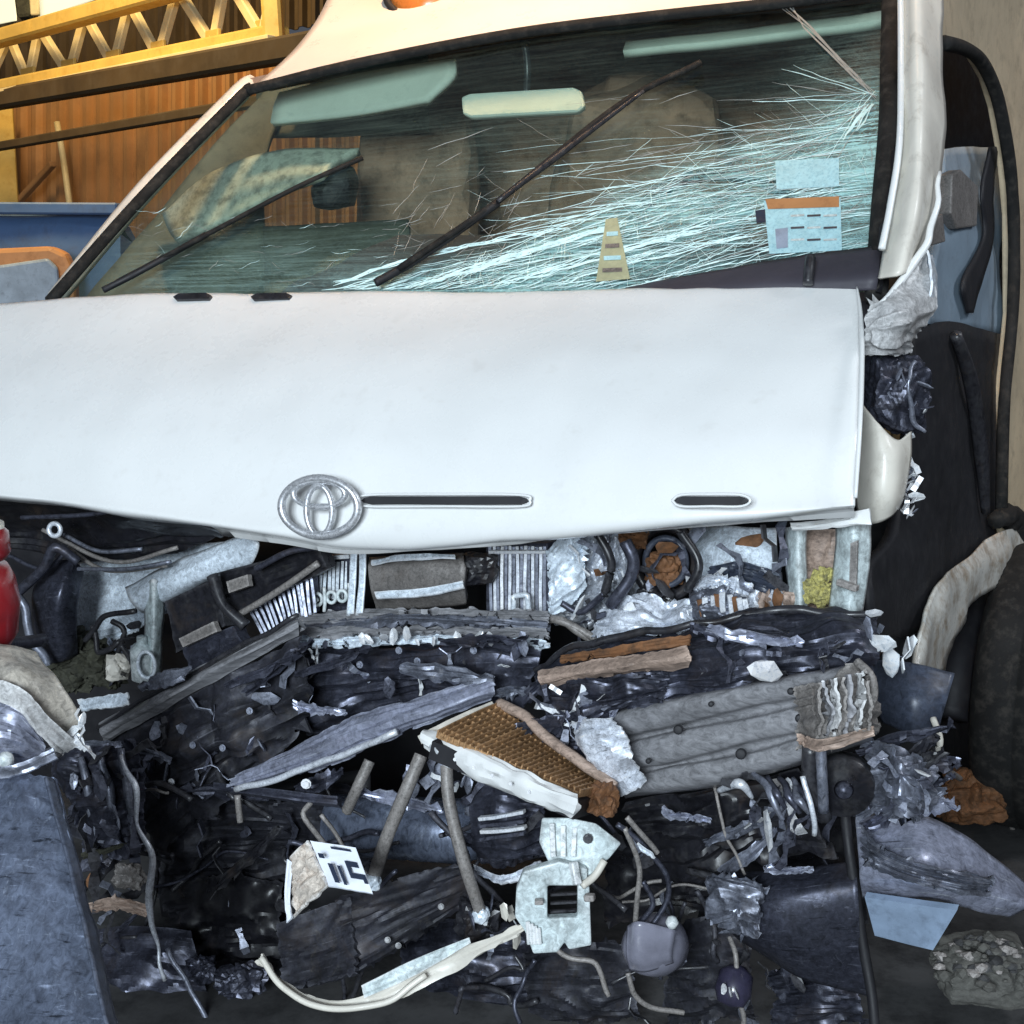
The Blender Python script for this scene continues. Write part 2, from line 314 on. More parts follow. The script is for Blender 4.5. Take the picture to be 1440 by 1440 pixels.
def beam(name, p, q, wd, ht, m, parent=None, bevel=.15, up=(0, 0, 1), dent=0., seed=1, seg=1):
    """a bar between two places"""
    p, q = Vector(p), Vector(q); t = (q - p); ln = t.length; t.normalize(); a = t.cross(Vector(up)); a = a.normalized() if a.length > .01 else Vector((1, 0, 0)); b = a.cross(t)
    bm = bmesh.new(); rings = []
    for i in range(seg + 1):
        c = p + t * ln * i / seg; ring = []
        for x, y in ((-1, -1), (1, -1), (1, 1), (-1, 1)):
            co = c + a * x * wd / 2 + b * y * ht / 2
            if dent: co += Vector([dent * noise.noise(co * 14 + Vector((k * 4.7, seed, k))) for k in range(3)])
            ring.append(bm.verts.new(co))
        rings.append(ring)
    for r1, r2 in zip(rings, rings[1:]):
        for k in range(4): bm.faces.new((r1[k], r1[(k + 1) % 4], r2[(k + 1) % 4], r2[k]))
    bm.faces.new(rings[0]); bm.faces.new(list(reversed(rings[-1])))
    if bevel: bmesh.ops.bevel(bm, geom=list(bm.edges), offset=min(wd, ht) * bevel, segments=1, affect='EDGES')
    return bmo(name, bm, m, parent)
def lathe(name, prof, c, axis, m, parent=None, n=24, smooth=True, sq=1.):
    axis = Vector(axis).normalized(); a = axis.cross(Vector((0, 0, 1))); a = a.normalized() if a.length > .05 else Vector((1, 0, 0)); b = axis.cross(a)
    verts, F = [], []
    for r, h in prof:
        for s in range(n):
            th = 2 * math.pi * s / n; verts.append(Vector(c) + axis * h + (a * math.cos(th) + b * math.sin(th) * sq) * max(r, 1e-4))
    for i in range(len(prof) - 1):
        for s in range(n):
            x = i * n + s; y = i * n + (s + 1) % n; F.append((x, y, y + n, x + n))
    F.append(tuple(range(n))); F.append(tuple((len(prof) - 1) * n + s for s in range(n)))
    return mk(name, verts, F, m, parent, smooth)
def ring(name, c, axis, R, r, m, parent=None, sq=1., n=32, k=8, xa=None):
    axis = Vector(axis).normalized(); a = Vector(xa).normalized() if xa else axis.cross(Vector((0, 0, 1))).normalized(); b = axis.cross(a)
    verts, F = [], []
    for i in range(n):
        th = 2 * math.pi * i / n; d = a * math.cos(th) * R + b * math.sin(th) * R * sq; dn = d.normalized()
        for j in range(k):
            ph = 2 * math.pi * j / k; verts.append(Vector(c) + d + dn * math.cos(ph) * r + axis * math.sin(ph) * r)
    for i in range(n):
        for j in range(k):
            F.append((i * k + j, i * k + (j + 1) % k, ((i + 1) % n) * k + (j + 1) % k, ((i + 1) % n) * k + j))
    return mk(name, verts, F, m, parent, True)
def lump(name, c, size, m, parent=None, seed=1, amp=.25, sub=4, freq=3., ridg=True, rot=(0, 0, 0)):
    """an irregular crushed body"""
    bm = bmesh.new(); bmesh.ops.create_icosphere(bm, subdivisions=sub, radius=1); E = Euler(rot).to_matrix()
    for v in bm.verts:
        d = 1 + amp * 1.3 * crumple(v.co, 1, freq * .55, seed)
        m_ = max(abs(v.co.x), abs(v.co.y), abs(v.co.z)); co = v.co * (.55 + .45 / m_) * d
        v.co = E @ Vector((co.x * size[0], co.y * size[1], co.z * size[2])) + Vector(c)
    return bmo(name, bm, m, parent)
def pxm(px, Y): return px * Y / 1440 / FW          # pixels of the photograph to metres at a depth
# a few small hardware shapes that repeat
def proto(name, build, m):
    bm = bmesh.new(); build(bm); bmesh.ops.recalc_face_normals(bm, faces=bm.faces)
    me = bpy.data.meshes.new(name); bm.to_mesh(me); bm.free(); me.materials.append(MATS[m]); return me
def b_bolt(bm):
    bmesh.ops.create_cone(bm, cap_ends=True, segments=6, radius1=.009, radius2=.009, depth=.008)
    bmesh.ops.create_cone(bm, cap_ends=True, segments=10, radius1=.013, radius2=.013, depth=.003, matrix=Matrix.Translation((0, 0, -.005)))
def b_bracket(bm):
    prof = [(-.03, 0), (-.008, .004), (.004, .022), (.03, .026)]
    for x, z in prof:
        for y in (-.011, .011): bm.verts.new((x, y, z))
    for x, z in prof:
        for y in (-.011, .011): bm.verts.new((x, y, z - .003))
    bm.verts.ensure_lookup_table(); v = bm.verts
    for i in range(3):
        bm.faces.new((v[2 * i], v[2 * i + 1], v[2 * i + 3], v[2 * i + 2])); bm.faces.new((v[8 + 2 * i], v[10 + 2 * i], v[11 + 2 * i], v[9 + 2 * i]))
        bm.faces.new((v[2 * i], v[2 * i + 2], v[10 + 2 * i], v[8 + 2 * i])); bm.faces.new((v[2 * i + 1], v[9 + 2 * i], v[11 + 2 * i], v[3 + 2 * i]))
    bm.faces.new((v[0], v[8], v[9], v[1])); bm.faces.new((v[6], v[7], v[15], v[14]))
def b_shard(bm):
    bmesh.ops.create_icosphere(bm, subdivisions=1, radius=.02)
    for q in bm.verts: q.co = Vector((q.co.x * 1.5, q.co.y * .8, q.co.z * .22)) * (1 + .5 * noise.noise(q.co * 90))
def b_strip(bm):
    n = 6; vs = []
    for i in range(n + 1):
        x = -.05 + .1 * i / n; z = .012 * math.sin(i * 1.3); y0 = .007 + .003 * math.sin(i * 2.1)
        vs.append([bm.verts.new((x, -y0, z)), bm.verts.new((x, y0, z)), bm.verts.new((x, y0, z - .002)), bm.verts.new((x, -y0, z - .002))])
    for a, b in zip(vs, vs[1:]):
        for k in range(4): bm.faces.new((a[k], a[(k + 1) % 4], b[(k + 1) % 4], b[k]))
    bm.faces.new(vs[0]); bm.faces.new(list(reversed(vs[-1])))
PROTO = {}
for mm in ('bright_metal', 'grey_metal', 'dark_metal', 'black_plastic', 'pale_metal', 'rust', 'cream_paint'):
    for nm, f in (('bolt', b_bolt), ('bracket', b_bracket), ('shard', b_shard), ('strip', b_strip)): PROTO[nm, mm] = proto(nm, f, mm)
def put(kind, m, p, parent, rot=None, s=1.):
    o = bpy.data.objects.new(kind, PROTO[kind, m]); COL.objects.link(o); o.parent = parent; o.location = Vector(p) - wloc(parent)
    o.rotation_euler = rot or [random.uniform(0, 6.28) for _ in range(3)]; o.scale = (s, s, s) if not isinstance(s, tuple) else s; return o
def clutter(poly, d0, d1, n, mats, parent, kinds=('bracket', 'shard', 'strip', 'strip', 'shard'), s=(.5, 1.3), fn=V):
    us = [p[0] for p in poly]; vs = [p[1] for p in poly]; k = 0
    def ins(x, y):
        c = False; j = len(poly) - 1
        for i in range(len(poly)):
            if (poly[i][1] > y) != (poly[j][1] > y) and x < (poly[j][0] - poly[i][0]) * (y - poly[i][1]) / (poly[j][1] - poly[i][1]) + poly[i][0]: c = not c
            j = i
        return c
    n = int(n * .5)
    while k < n:
        u, v = random.uniform(min(us), max(us)), random.uniform(min(vs), max(vs))
        if not ins(u, v): continue
        mm = random.choice(mats)
        if mm == 'bright_metal' and random.random() < .6: mm = 'grey_metal'
        put(random.choice(kinds), mm, fn(u, v, random.uniform(d0, d1)), parent, s=random.uniform(*s)); k += 1

# ================================================================== the setting
gr = mk('ground', [Vector(p) for p in ((-30, -6, 0), (30, -6, 0), (30, 40, 0), (-30, 40, 0))], [(0, 1, 2, 3)], 'concrete'); gr['kind'] = 'structure'
# corrugated shed wall on the far side, sheet by sheet
wall = thing('shed_wall', 'orange corrugated metal shed wall behind the yellow truss', 'wall', B(300, 377, 1.0) * 1 - Vector((0, 0, B(300, 377).z)))
def corrugated(name, u0, u1, v0a, v0b, v1a, v1b, k, m, parent, n=60):
    verts, F = [], []
    for i in range(n + 1):
        s = i / n; u = u0 + (u1 - u0) * s; off = .035 * (1 if (i // 2) % 2 else -1)
        for vv in (v0a + (v0b - v0a) * s, v1a + (v1b - v1a) * s):
            p = B(u, vv, k); verts.append(p + Vector((0, off, 0)))
    N = len(verts); verts += [v + Vector((0, .02, 0)) for v in verts]
    for i in range(n):
        a = 2 * i; F.append((a, a + 2, a + 3, a + 1)); F.append((a + N, a + 1 + N, a + 3 + N, a + 2 + N))
        F.append((a, a + N, a + 2 + N, a + 2)); F.append((a + 1, a + 3, a + 3 + N, a + 1 + N))
    return mk(name, verts, F, m, parent)
edges = [-700, -420, -200, -60, 80, 205, 330, 450, 570, 690, 820]
sl = -.1733        # the rise of the wall's level lines in the picture
for a, b in zip(edges, edges[1:]):
    L = lambda v0, u: v0 + sl * u
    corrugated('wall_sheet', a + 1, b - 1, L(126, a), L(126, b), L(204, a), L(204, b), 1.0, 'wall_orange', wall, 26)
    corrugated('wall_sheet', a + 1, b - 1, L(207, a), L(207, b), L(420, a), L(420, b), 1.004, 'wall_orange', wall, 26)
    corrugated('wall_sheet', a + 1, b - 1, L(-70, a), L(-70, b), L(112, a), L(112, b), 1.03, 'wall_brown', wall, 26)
beam('wall_rail', B(-400, 206 + 69, .992), B(800, 206 + sl * 800, .992), .05, .05, 'wall_brown', wall)
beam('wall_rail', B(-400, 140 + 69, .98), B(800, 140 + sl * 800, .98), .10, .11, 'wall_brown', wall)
wp = thing('wall_post', 'pale upright steel pole against the orange wall', 'post', (B(96, 377, .97).x, B(96, 377, .97).y, 0))
tube('pole_shaft', [(80, 172, .97), (90, 230, .97), (103, 330, .97), (112, 420, .97)], .022, 'truss_pale', wp, fn=B, n=10, sides=8)
lathe('pole_base', [(.0, 0), (.12, 0), (.12, .02), (.04, .03)], (B(112, 420, .97).x, B(112, 420, .97).y, 0.0), (0, 0, 1), 'truss_pale', wp, 16)
cp = thing('shed_column', 'yellow steel column at the far end of the orange wall', 'column', (B(6, 377, .95).x, B(6, 377, .95).y, 0))
beam('column_flange', B(2, 150, .95), B(18, 420, .95), .03, .16, 'truss_yellow', cp, up=(1, 0, 0))
beam('column_web', B(2, 150, .965), B(18, 420, .965), .16, .02, 'truss_yellow', cp, up=(1, 0, 0))
beam('column_brace', B(20, 290, .965), B(75, 230, .965), .05, .04, 'wall_orange', cp)
# yellow lattice truss
tr = thing('roof_truss', 'yellow steel lattice truss with pale zigzag bars under the roof', 'truss', B(200, 90, .86))
TK = .86
def tb(u): return 124 - .195 * u
def tt(u): return 54 - .275 * u
beam('bottom_chord', B(-300, tb(-300), TK), B(395, tb(395), TK), .12, .075, 'truss_yellow', tr)
beam('top_chord', B(-300, tt(-300), TK), B(395, tt(395), TK), .12, .085, 'truss_yellow', tr)
beam('chord_lip', B(-300, tb(-300) + 9, TK * .99), B(395, tb(395) + 7, TK * .99), .16, .02, 'truss_pale', tr)
us = [-60, -22, 13, 40, 53, 97, 120, 160, 182, 223, 250, 300, 322, 370, 392]
us = [(-22, 0), (13, 1), (40, 0), (55, 1), (97, 0), (120, 1), (160, 0), (182, 1), (223, 0), (250, 1), (300, 0), (318, 1), (370, 0), (392, 1)]
for i, ((a, ka), (b, kb)) in enumerate(zip(us, us[1:])):
    beam('lattice_bar', B(a, tt(a) if ka else tb(a), TK * .995), B(b, tt(b) if kb else tb(b), TK * .995), .04, .055, 'truss_pale', tr)
for a, k in us:
    if not k: beam('gusset_plate', B(a - 9, tb(a - 9) - 9, TK * .992), B(a + 9, tb(a + 9) - 9, TK * .992), .02, .10, 'truss_yellow', tr)
beam('end_post', B(380, -30, TK * .985), B(386, 66, TK * .985), .09, .09, 'truss_yellow', tr, up=(1, 0, 0))
# skylight
sk = thing('skylight', 'bright milky skylight panels above the yellow truss', 'skylight', B(50, 10, 1.02))
for a, b in ((-160, -60), (-54, 20), (54, 150), (156, 240)):
    quad('skylight_pane', (a, -40 + sl * a, 1.02), (b, -40 + sl * b, 1.02), (b, 34 + sl * b * 1.6, 1.02), (a, 34 + sl * a, 1.02), 'skylight', sk, fn=B, nu=2, nv=2, thick=.02)
beam('skylight_bar', B(28, -40, 1.0), B(36, 26, 1.0), .10, .10, 'moss', sk, up=(1, 0, 0))
beam('skylight_bar', B(46, -40, 1.0), B(50, 22, 1.0), .05, .06, 'truss_pale', sk, up=(1, 0, 0))
# blue truck beside the wall
tk = thing('parked_truck', 'dark blue truck with orange framed cab window beside the orange wall', 'truck', (W(40, 400, 6.2).x, 6.2, 0))
sheet('body', [[(-420, 292, 6.4), (-100, 291, 6.3), (170, 296, 6.2)], [(-420, 350, 6.3), (-100, 350, 6.2), (170, 352, 6.1)], [(-420, 620, 6.3), (-100, 620, 6.2), (170, 620, 6.1)]], 'truck_blue', tk, fn=W, nu=20, nv=10, thick=.6, amp=.01, freq=2)
beam('top_rail', W(-420, 291, 6.28), W(170, 294, 6.12), .10, .05, 'truck_blue', tk)
fr = plate('window_frame', [(-60, 352, 5.9), (70, 346, 5.9), (92, 356, 5.9), (104, 385, 5.9), (106, 440, 5.9), (-60, 440, 5.9)], 'truck_orange', tk, fn=W, thick=.08, bevel=.02)
plate('window_pane', [(-50, 378, 5.86), (5, 372, 5.86), (66, 363, 5.86), (80, 376, 5.86), (86, 440, 5.86), (-50, 440, 5.86)], 'pale_blue_panel', tk, fn=W, thick=.03, bevel=.012)
for u in (-330, 60):
    c = W(u, 640, 6.3); c.z = .42
    tw_ = lathe('wheel', [(.2, -.12), (.36, -.12), (.42, -.08), (.42, .08), (.36, .12), (.2, .12)], c, (.05, -1, 0), 'rubber', tk, 32)
    lathe('rim', [(.0, .06), (.08, .08), (.2, .05), (.22, .122)], c, (.05, -1, 0), 'grey_metal', tw_, 24)
beam('chassis_rail', W(-400, 622, 6.4), W(160, 622, 6.3), .3, .12, 'black_trim', tk)
# tan wall on the other side
tw = thing('tan_wall', 'tan boarded wall behind the open side of the van', 'wall', (W(1440, 300, 7.6).x, 7.6, 0))
for i in range(14):
    u0 = 1170 + i * 42
    beam('board', W(u0 + 20, -220, 7.6 + .02 * (i % 3)), W(u0 + 20, 900, 7.6 + .02 * (i % 3)), .03, pxm(41, 7.6), 'tan_wall', tw, up=(1, 0, 0))
cw = thing('yellow_column', 'orange yellow upright column behind the open side of the van', 'column', (W(1427, 300, 6.8).x, 6.8, 0))
beam('column_face', W(1424, -200, 6.8), W(1428, 60, 6.8), .03, .10, 'truss_yellow', cw, up=(1, 0, 0))
beam('column_foot', W(1428, 66, 6.8), W(1430, 1000, 6.9), .06, .12, 'tan_wall', cw, up=(1, 0, 0))

# ================================================================== the crashed van
van = thing('crashed_van', 'white van with crushed front, shattered windscreen and crumpled hood', 'van', (-.1, 2.9, 0))
# ---- roof front
rf = sheet('roof_panel', [
    [(510, -150, 4.5), (720, -160, 4.45), (950, -175, 4.4), (1150, -190, 4.35), (1330, -210, 4.3)],
    [(462, -6, 3.65), (640, -30, 3.62), (860, -60, 3.6), (1080, -85, 3.6), (1300, -110, 3.58)],
    [(420, 62, 3.42), (600, 24, 3.40), (820, -14, 3.40), (1060, -44, 3.40), (1285, -72, 3.40)],
    [(368, 112, 3.30), (520, 78, 3.28), (760, 34, 3.28), (1000, 5, 3.28), (1262, -26, 3.28)],
    [(352, 124, 3.27), (505, 88, 3.25), (740, 44, 3.25), (990, 13, 3.25), (1258, -18, 3.25)]], 'warm_lit_roof', van, nu=60, nv=40, thick=.004, smooth=True, amp=.003, freq=2.5)
lathe('lens', [(.0, -.012), (.105, -.012), (.105, .0), (.095, .02), (.06, .045), (.0, .055)], V(606, -14, 3.54), (-.1, -.75, .65), 'orange_lens', rf, 40)
ring('lens_ring', V(606, -14, 3.545), (-.1, -.75, .65), .112, .010, 'black_trim', rf, xa=(1, -.1, 0))
# ---- windscreen
WSR = [[(348, 131, 3.25), (500, 92, 3.23), (720, 50, 3.23), (920, 25, 3.23), (1100, 6, 3.24), (1250, -14, 3.25)],
       [(212, 268, 2.98), (400, 252, 2.93), (620, 232, 2.92), (835, 218, 2.92), (1048, 205, 2.93), (1250, 180, 2.95)],
       [(76, 424, 2.72), (300, 420, 2.68), (530, 416, 2.67), (770, 416, 2.67), (1010, 412, 2.68), (1240, 408, 2.70)]]
WSV = [[Vector(p) for p in r] for r in WSR]
def wse(s, t): return spl([spl(r, s) for r in WSV], t)
ws = sheet('windscreen', WSR, 'windscreen_glass', van, nu=90, nv=60, thick=.005, smooth=True, amp=.004, freq=3.2, seed=4)
def smooth01(x, a, b):
    x = min(max((x - a) / (b - a), 0), 1); return x * x * (3 - 2 * x)
def craze_at(u, v):
    """how shattered the glass is at a place of the pane"""
    # heavy band sweeping from the low middle up to the hit at the far side
    x = (u - 420) / 820
    lo = 420 - 0 * x; top = 385 - 225 * smooth01(x, .12, 1.0) + 18 * noise.noise(Vector((u * .012, 3.1, 0)))
    band = smooth01(v, top - 26, top + 34) * smooth01(u, 430, 600)
    dark = .62 * smooth01(v, top + 95, top + 150) * smooth01(u, 800, 960)
    hit = math.exp(-(((u - 1215) / 70) ** 2 + ((v - 165) / 75) ** 2)) * .8
    left = .30 * smooth01(v, 300, 400) * (1 - smooth01(u, 420, 700)) * smooth01(u, 120, 240)
    mid = .07 * math.exp(-(((u - 800) / 300) ** 2 + ((v - 235) / 80) ** 2))
    green = .022 + .02 * noise.noise(Vector((u * .01, v * .02, 1)))
    edge = .42 * smooth01(u, 1010, 1150) * smooth01(v, 190, 260) * (1 - smooth01(v, 345, 375))
    return min(1.5, max(band * 1.15 - dark, 0) + hit + left + mid + green + edge)
att = ws.data.attributes.new('crazing', 'FLOAT', 'POINT'); n0 = 91 * 61
for j in range(61):
    for i in range(91):
        q = wse(i / 90, j / 60); c_ = craze_at(q.x, q.y)
        att.data[j * 91 + i].value = c_; att.data[n0 + j * 91 + i].value = 0
def on_glass(u, v, lift):
    s, t = (u - 80) / 1160, v / 410
    for _ in range(8):
        q = wse(s, t); qs = (wse(s + .01, t) - q) / .01 if s < .98 else (q - wse(s - .01, t)) / .01; qt = (wse(s, t + .01) - q) / .01 if t < .98 else (q - wse(s, t - .01)) / .01
        det = qs.x * qt.y - qs.y * qt.x
        if abs(det) < 1e-6: break
        du, dv = u - q.x, v - q.y
        s = min(max(s + (du * qt.y - dv * qt.x) / det, .002), .998); t = min(max(t + (dv * qs.x - du * qs.y) / det, .002), .998)
    q = wse(s, t); p = V(q.x, q.y, q.z)
    return p + (Vector((0, 0, CAMZ)) - p).normalized() * lift
def cracks(name, lines, m, lift=.009):
    verts, F = [], []
    for pts, wd in lines:
        P = [on_glass(u, v, lift) for u, v in pts]; base = len(verts)
        for i, p in enumerate(P):
            t = (P[min(i + 1, len(P) - 1)] - P[max(i - 1, 0)]); view = (p - Vector((0, 0, CAMZ))).normalized()
            a = t.cross(view); a = a.normalized() if a.length > 1e-9 else Vector((0, 0, 1))
            k = wd * (.35 + .65 * random.random()) * (.3 if i in (0, len(P) - 1) else 1)
            verts += [p + a * k, p - a * k, p - a * k + view * .0012, p + a * k + view * .0012]
        for i in range(len(P) - 1):
            a = base + 4 * i
            for x in range(4): F.append((a + x, a + (x + 1) % 4, a + 4 + (x + 1) % 4, a + 4 + x))
    o = mk(name, verts, F, m, ws); o['kind'] = 'stuff'; return o
R = random.Random(11)
def walk(u, v, ang, ln, jit, curve=0., step=14):
    pts = [(u, v)]
    for i in range(max(2, int(ln / step))):
        ang += R.uniform(-jit, jit) * .3 + curve; hd = ang + R.uniform(-jit, jit) * .8; u += math.cos(hd) * step; v += math.sin(hd) * step
        if not (95 < u < 1244 and v < 408): break
        edge_u = 345 - (v - 131) * .97
        if u < edge_u or v < 135 - (u - 345) * .16: break
        pts.append((u, v))
    return pts
fine, pale = [], []
# long sweeping fractures in the lower band
for i in range(230):
    u = R.uniform(520, 1210); x = (u - 420) / 820; top = 388 - 205 * smooth01(x, .1, 1.0)
    v = R.uniform(top, 405)
    p = walk(u, v, math.pi - R.uniform(.12, .40), R.uniform(50, 180), .16, .0, 11)
    if len(p) > 2: fine.append((p, R.uniform(.0003, .0011)))
# thin ones in the brown upper half
for i in range(26):
    p = walk(R.uniform(640, 1230), R.uniform(120, 300), math.pi + R.uniform(-.45, .06), R.uniform(30, 150), .10)
    if len(p) > 2: pale.append((p, R.uniform(.0003, .0008)))
# long connected fractures running from the far edge down across the pane, with short branches
for i in range(60):
    v0 = R.uniform(150, 345); p = walk(R.uniform(1180, 1240), v0, math.pi - R.uniform(.02, .30), R.uniform(160, 600), .07, .0, 13)
    if len(p) > 4:
        (fine if R.random() < .65 else pale).append((p, R.uniform(.0003, .0008)))
        for q in range(R.randint(1, 5)):
            b = R.choice(p[2:]); w2 = walk(b[0], b[1], math.pi - R.uniform(.3, .8) * R.choice((1, 1, -1)), R.uniform(24, 90), .12, 0, 9)
            if len(w2) > 2: (fine if R.random() < .5 else pale).append((w2, R.uniform(.0002, .0006)))
# short cross fractures that tie the long ones into a web
for i in range(260):
    u = R.uniform(600, 1225); x = (u - 420) / 820; top = 380 - 225 * smooth01(x, .12, 1.0); v = R.uniform(top, 400)
    p = walk(u, v, R.choice((1.1, 1.5, 1.9, 2.3)) + R.uniform(-.25, .25), R.uniform(14, 44), .3, 0, 7)
    if len(p) > 2: (fine if R.random() < .6 else pale).append((p, R.uniform(.0002, .0006)))
# rays from the hit near the far pillar
for i in range(22):
    a = R.uniform(math.pi * .55, math.pi * 1.32); p = walk(1226 + R.uniform(-10, 8), 140 + R.uniform(-14, 14), a, R.uniform(40, 170), .10)
    if len(p) > 2: (fine if R.random() < .6 else pale).append((p, R.uniform(.0004, .0010)))
for k in range(5):
    p = [(1098 + 4 * k + R.uniform(-3, 3), 4 + R.uniform(0, 8)), (1135 + R.uniform(-6, 6), 38), (1172 + R.uniform(-6, 6), 76), (1204 + R.uniform(-5, 5), 108), (1232, 136 + R.uniform(-6, 6))]
    pale.append((p, R.uniform(.0010, .0024)))
for k in range(12):
    p = walk(1224 + R.uniform(-6, 6), 146, math.pi * .72 + R.uniform(-.2, .2), R.uniform(30, 70), .3, 0, 9); fine.append((p, R.uniform(.001, .0028))) if len(p) > 2 else None
# crazing of the near low corner
for i in range(80):
    p = walk(R.uniform(180, 640), R.uniform(290, 404), R.choice((.1, .6, 2.6, 3.0)) + R.uniform(-.3, .3), R.uniform(14, 40), .35, 0, 7)
    if len(p) > 2: (fine if R.random() < .5 else pale).append((p, R.uniform(.0002, .0006)))
for i in range(45):
    p = walk(R.uniform(540, 760), R.uniform(240, 400), R.choice((-1.1, -.9, 2.9, 2.8)) + R.uniform(-.2, .2), R.uniform(16, 60), .2, 0, 8)
    if len(p) > 2: pale.append((p, R.uniform(.0003, .0007)))
# broad crushed streaks
for (a, b, c_, wd) in (((600, 398), (730, 352), (868, 318), .0058), ((640, 392), (760, 345), (880, 314), .004), ((470, 398), (640, 340), (800, 322), .0034), ((700, 400), (860, 352), (1010, 318), .0026),
                      ((690, 405), (800, 372), (960, 330), .003), ((780, 402), (930, 352), (1060, 330), .002), ((950, 388), (1020, 352), (1075, 334), .002), ((905, 398), (980, 396), (1035, 388), .003)):
    for k in range(4):
        p = [(a[0] + (c_[0] - a[0]) * t + R.uniform(-5, 5), (1 - t) ** 2 * a[1] + 2 * t * (1 - t) * b[1] + t * t * c_[1] + R.uniform(-4, 4)) for t in [q / 14 for q in range(15)]]
        fine.append((p, wd * R.uniform(.15, .6)))
cracks('crack_lines', fine, 'crack_white'); cracks('crack_hairs', pale, 'crack_pale')
sheet('cowl_panel', [[(880, 404, 2.66), (960, 388, 2.66), (1080, 366, 2.68), (1238, 344, 2.70)], [(870, 412, 2.63), (960, 404, 2.63), (1080, 394, 2.63), (1236, 384, 2.62)], [(870, 420, 2.62), (960, 416, 2.62), (1080, 412, 2.62), (1232, 408, 2.61)]], 'dash_purple', van, nu=30, nv=10, amp=.004, freq=9, smooth=True)
tube('washer_jet', [(1136, 400, 2.60), (1138, 378, 2.61), (1140, 362, 2.63)], .009, 'black_plastic', van, n=8)
# stickers
def on_glass_quad(name, c4, m, lift, parent, n=6, thick=.0008):
    verts, F = [], []
    for j in range(n + 1):
        for i in range(n + 1):
            s, t = i / n, j / n; a = Vector(c4[0]).lerp(Vector(c4[1]), s); b = Vector(c4[3]).lerp(Vector(c4[2]), s); q = a.lerp(b, t)
            verts.append(on_glass(q.x, q.y, lift))
    for j in range(n):
        for i in range(n): a = j * (n + 1) + i; F.append((a, a + 1, a + n + 2, a + n + 1))
    return mk(name, verts, F, m, parent)
st = on_glass_quad('sticker', [(1074, 282), (1182, 278), (1184, 352), (1082, 357)], 'paper_blue', .012, ws)
on_glass_quad('sticker_band', [(1076, 280), (1180, 276), (1180, 291), (1080, 294)], 'truck_orange', .0135, st)
on_glass_quad('sticker_panel', [(1090, 322), (1108, 320), (1108, 348), (1092, 350)], 'pale_blue_panel', .0135, st)
on_glass_quad('sticker_mark', [(1062, 296), (1076, 294), (1077, 312), (1064, 314)], 'ink', .0135, st)
for i in range(9):
    uu = 1112 + (i % 3) * 23; vv = 302 + (i // 3) * 17
    on_glass_quad('sticker_line', [(uu, vv), (uu + 19, vv - 1), (uu + 19, vv + 2), (uu, vv + 3)], 'blue_grey_panel' if i % 2 else 'white_plastic', .0135, st, 1)
on_glass_quad('old_sticker', [(1090, 226), (1180, 222), (1180, 262), (1092, 266)], 'paper_blue', .011, ws)
ts = on_glass_quad('yellow_sticker', [(852, 308), (868, 306), (886, 392), (838, 396)], 'yellow_paper', .012, ws)
for k in range(4): on_glass_quad('sticker_line', [(853 - 2 * k, 326 + 17 * k), (869 + 2 * k, 325 + 17 * k), (869 + 2 * k, 331 + 17 * k), (853 - 2 * k, 332 + 17 * k)], 'hose_grey' if k % 2 else 'paper_blue', .0135, ts, 1)
# seals
for nm, pts, r in (('windscreen_seal', [(70, 424, 2.70), (205, 272, 2.96), (338, 136, 3.22), (350, 128, 3.24)], .013), ('windscreen_seal', [(345, 128, 3.235), (500, 90, 3.215), (720, 48, 3.215), (920, 23, 3.215), (1100, 4, 3.22), (1252, -16, 3.23)], .012),
                   ('windscreen_seal', [(1254, -16, 3.2), (1252, 90, 3.05), (1250, 180, 2.92), (1240, 300, 2.78), (1232, 420, 2.62)], .020)):
    tube(nm, pts, r, 'rubber', van, n=40)
# far pillar: thin pale edge
tube('windscreen_pillar', [(78, 420, 2.80), (206, 266, 3.06), (338, 130, 3.32), (352, 117, 3.38)], [.020, .024, .024, .012], 'cream_paint', van, n=30, sides=8)
sheet('pillar_cover', [[(1250, -40, 3.22), (1268, -40, 3.2)], [(1251, 90, 3.05), (1268, 90, 3.02)], [(1250, 180, 2.92), (1263, 180, 2.9)], [(1241, 300, 2.76), (1250, 300, 2.74)], [(1222, 410, 2.62), (1236, 410, 2.6)]], 'black_trim', van, nu=4, nv=40, amp=.006, freq=14, seed=3)
# near pillar, buckled
sheet('door_pillar', [[(1264, -60, 2.98), (1290, -60, 2.94), (1326, -60, 3.02)], [(1266, 60, 2.86), (1292, 60, 2.82), (1325, 60, 2.92)], [(1264, 160, 2.78), (1293, 160, 2.73), (1326, 160, 2.84)],
      [(1262, 240, 2.70), (1294, 240, 2.66), (1326, 250, 2.78)], [(1246, 320, 2.64), (1284, 310, 2.60), (1316, 315, 2.72)], [(1236, 392, 2.58), (1268, 386, 2.56), (1296, 368, 2.68)]], 'cream_paint', van, nu=16, nv=60, thick=.006, amp=.007, freq=6, seed=5, smooth=True)
tube('pillar_flange', [(1266, -60, 2.96), (1267, 80, 2.83), (1265, 200, 2.71), (1252, 290, 2.63), (1240, 350, 2.58)], .006, 'white_paint', van, n=30)
tube('pillar_fold', [(1322, 240, 2.74), (1312, 315, 2.66), (1290, 365, 2.60), (1250, 415, 2.54), (1222, 440, 2.52)], [.004, .006, .007, .006, .005], 'white_paint', van, n=30, wob=.006)
sheet('torn_panel', [[(1226, 424, 2.52), (1262, 405, 2.54), (1300, 352, 2.64)], [(1216, 452, 2.50), (1262, 440, 2.49), (1316, 428, 2.62)], [(1214, 476, 2.50), (1256, 476, 2.48), (1290, 470, 2.60)], [(1214, 498, 2.52), (1250, 496, 2.52), (1278, 494, 2.60)]], 'torn_grey_paint', van, nu=30, nv=34, amp=.014, freq=9, seed=8, jag=3)
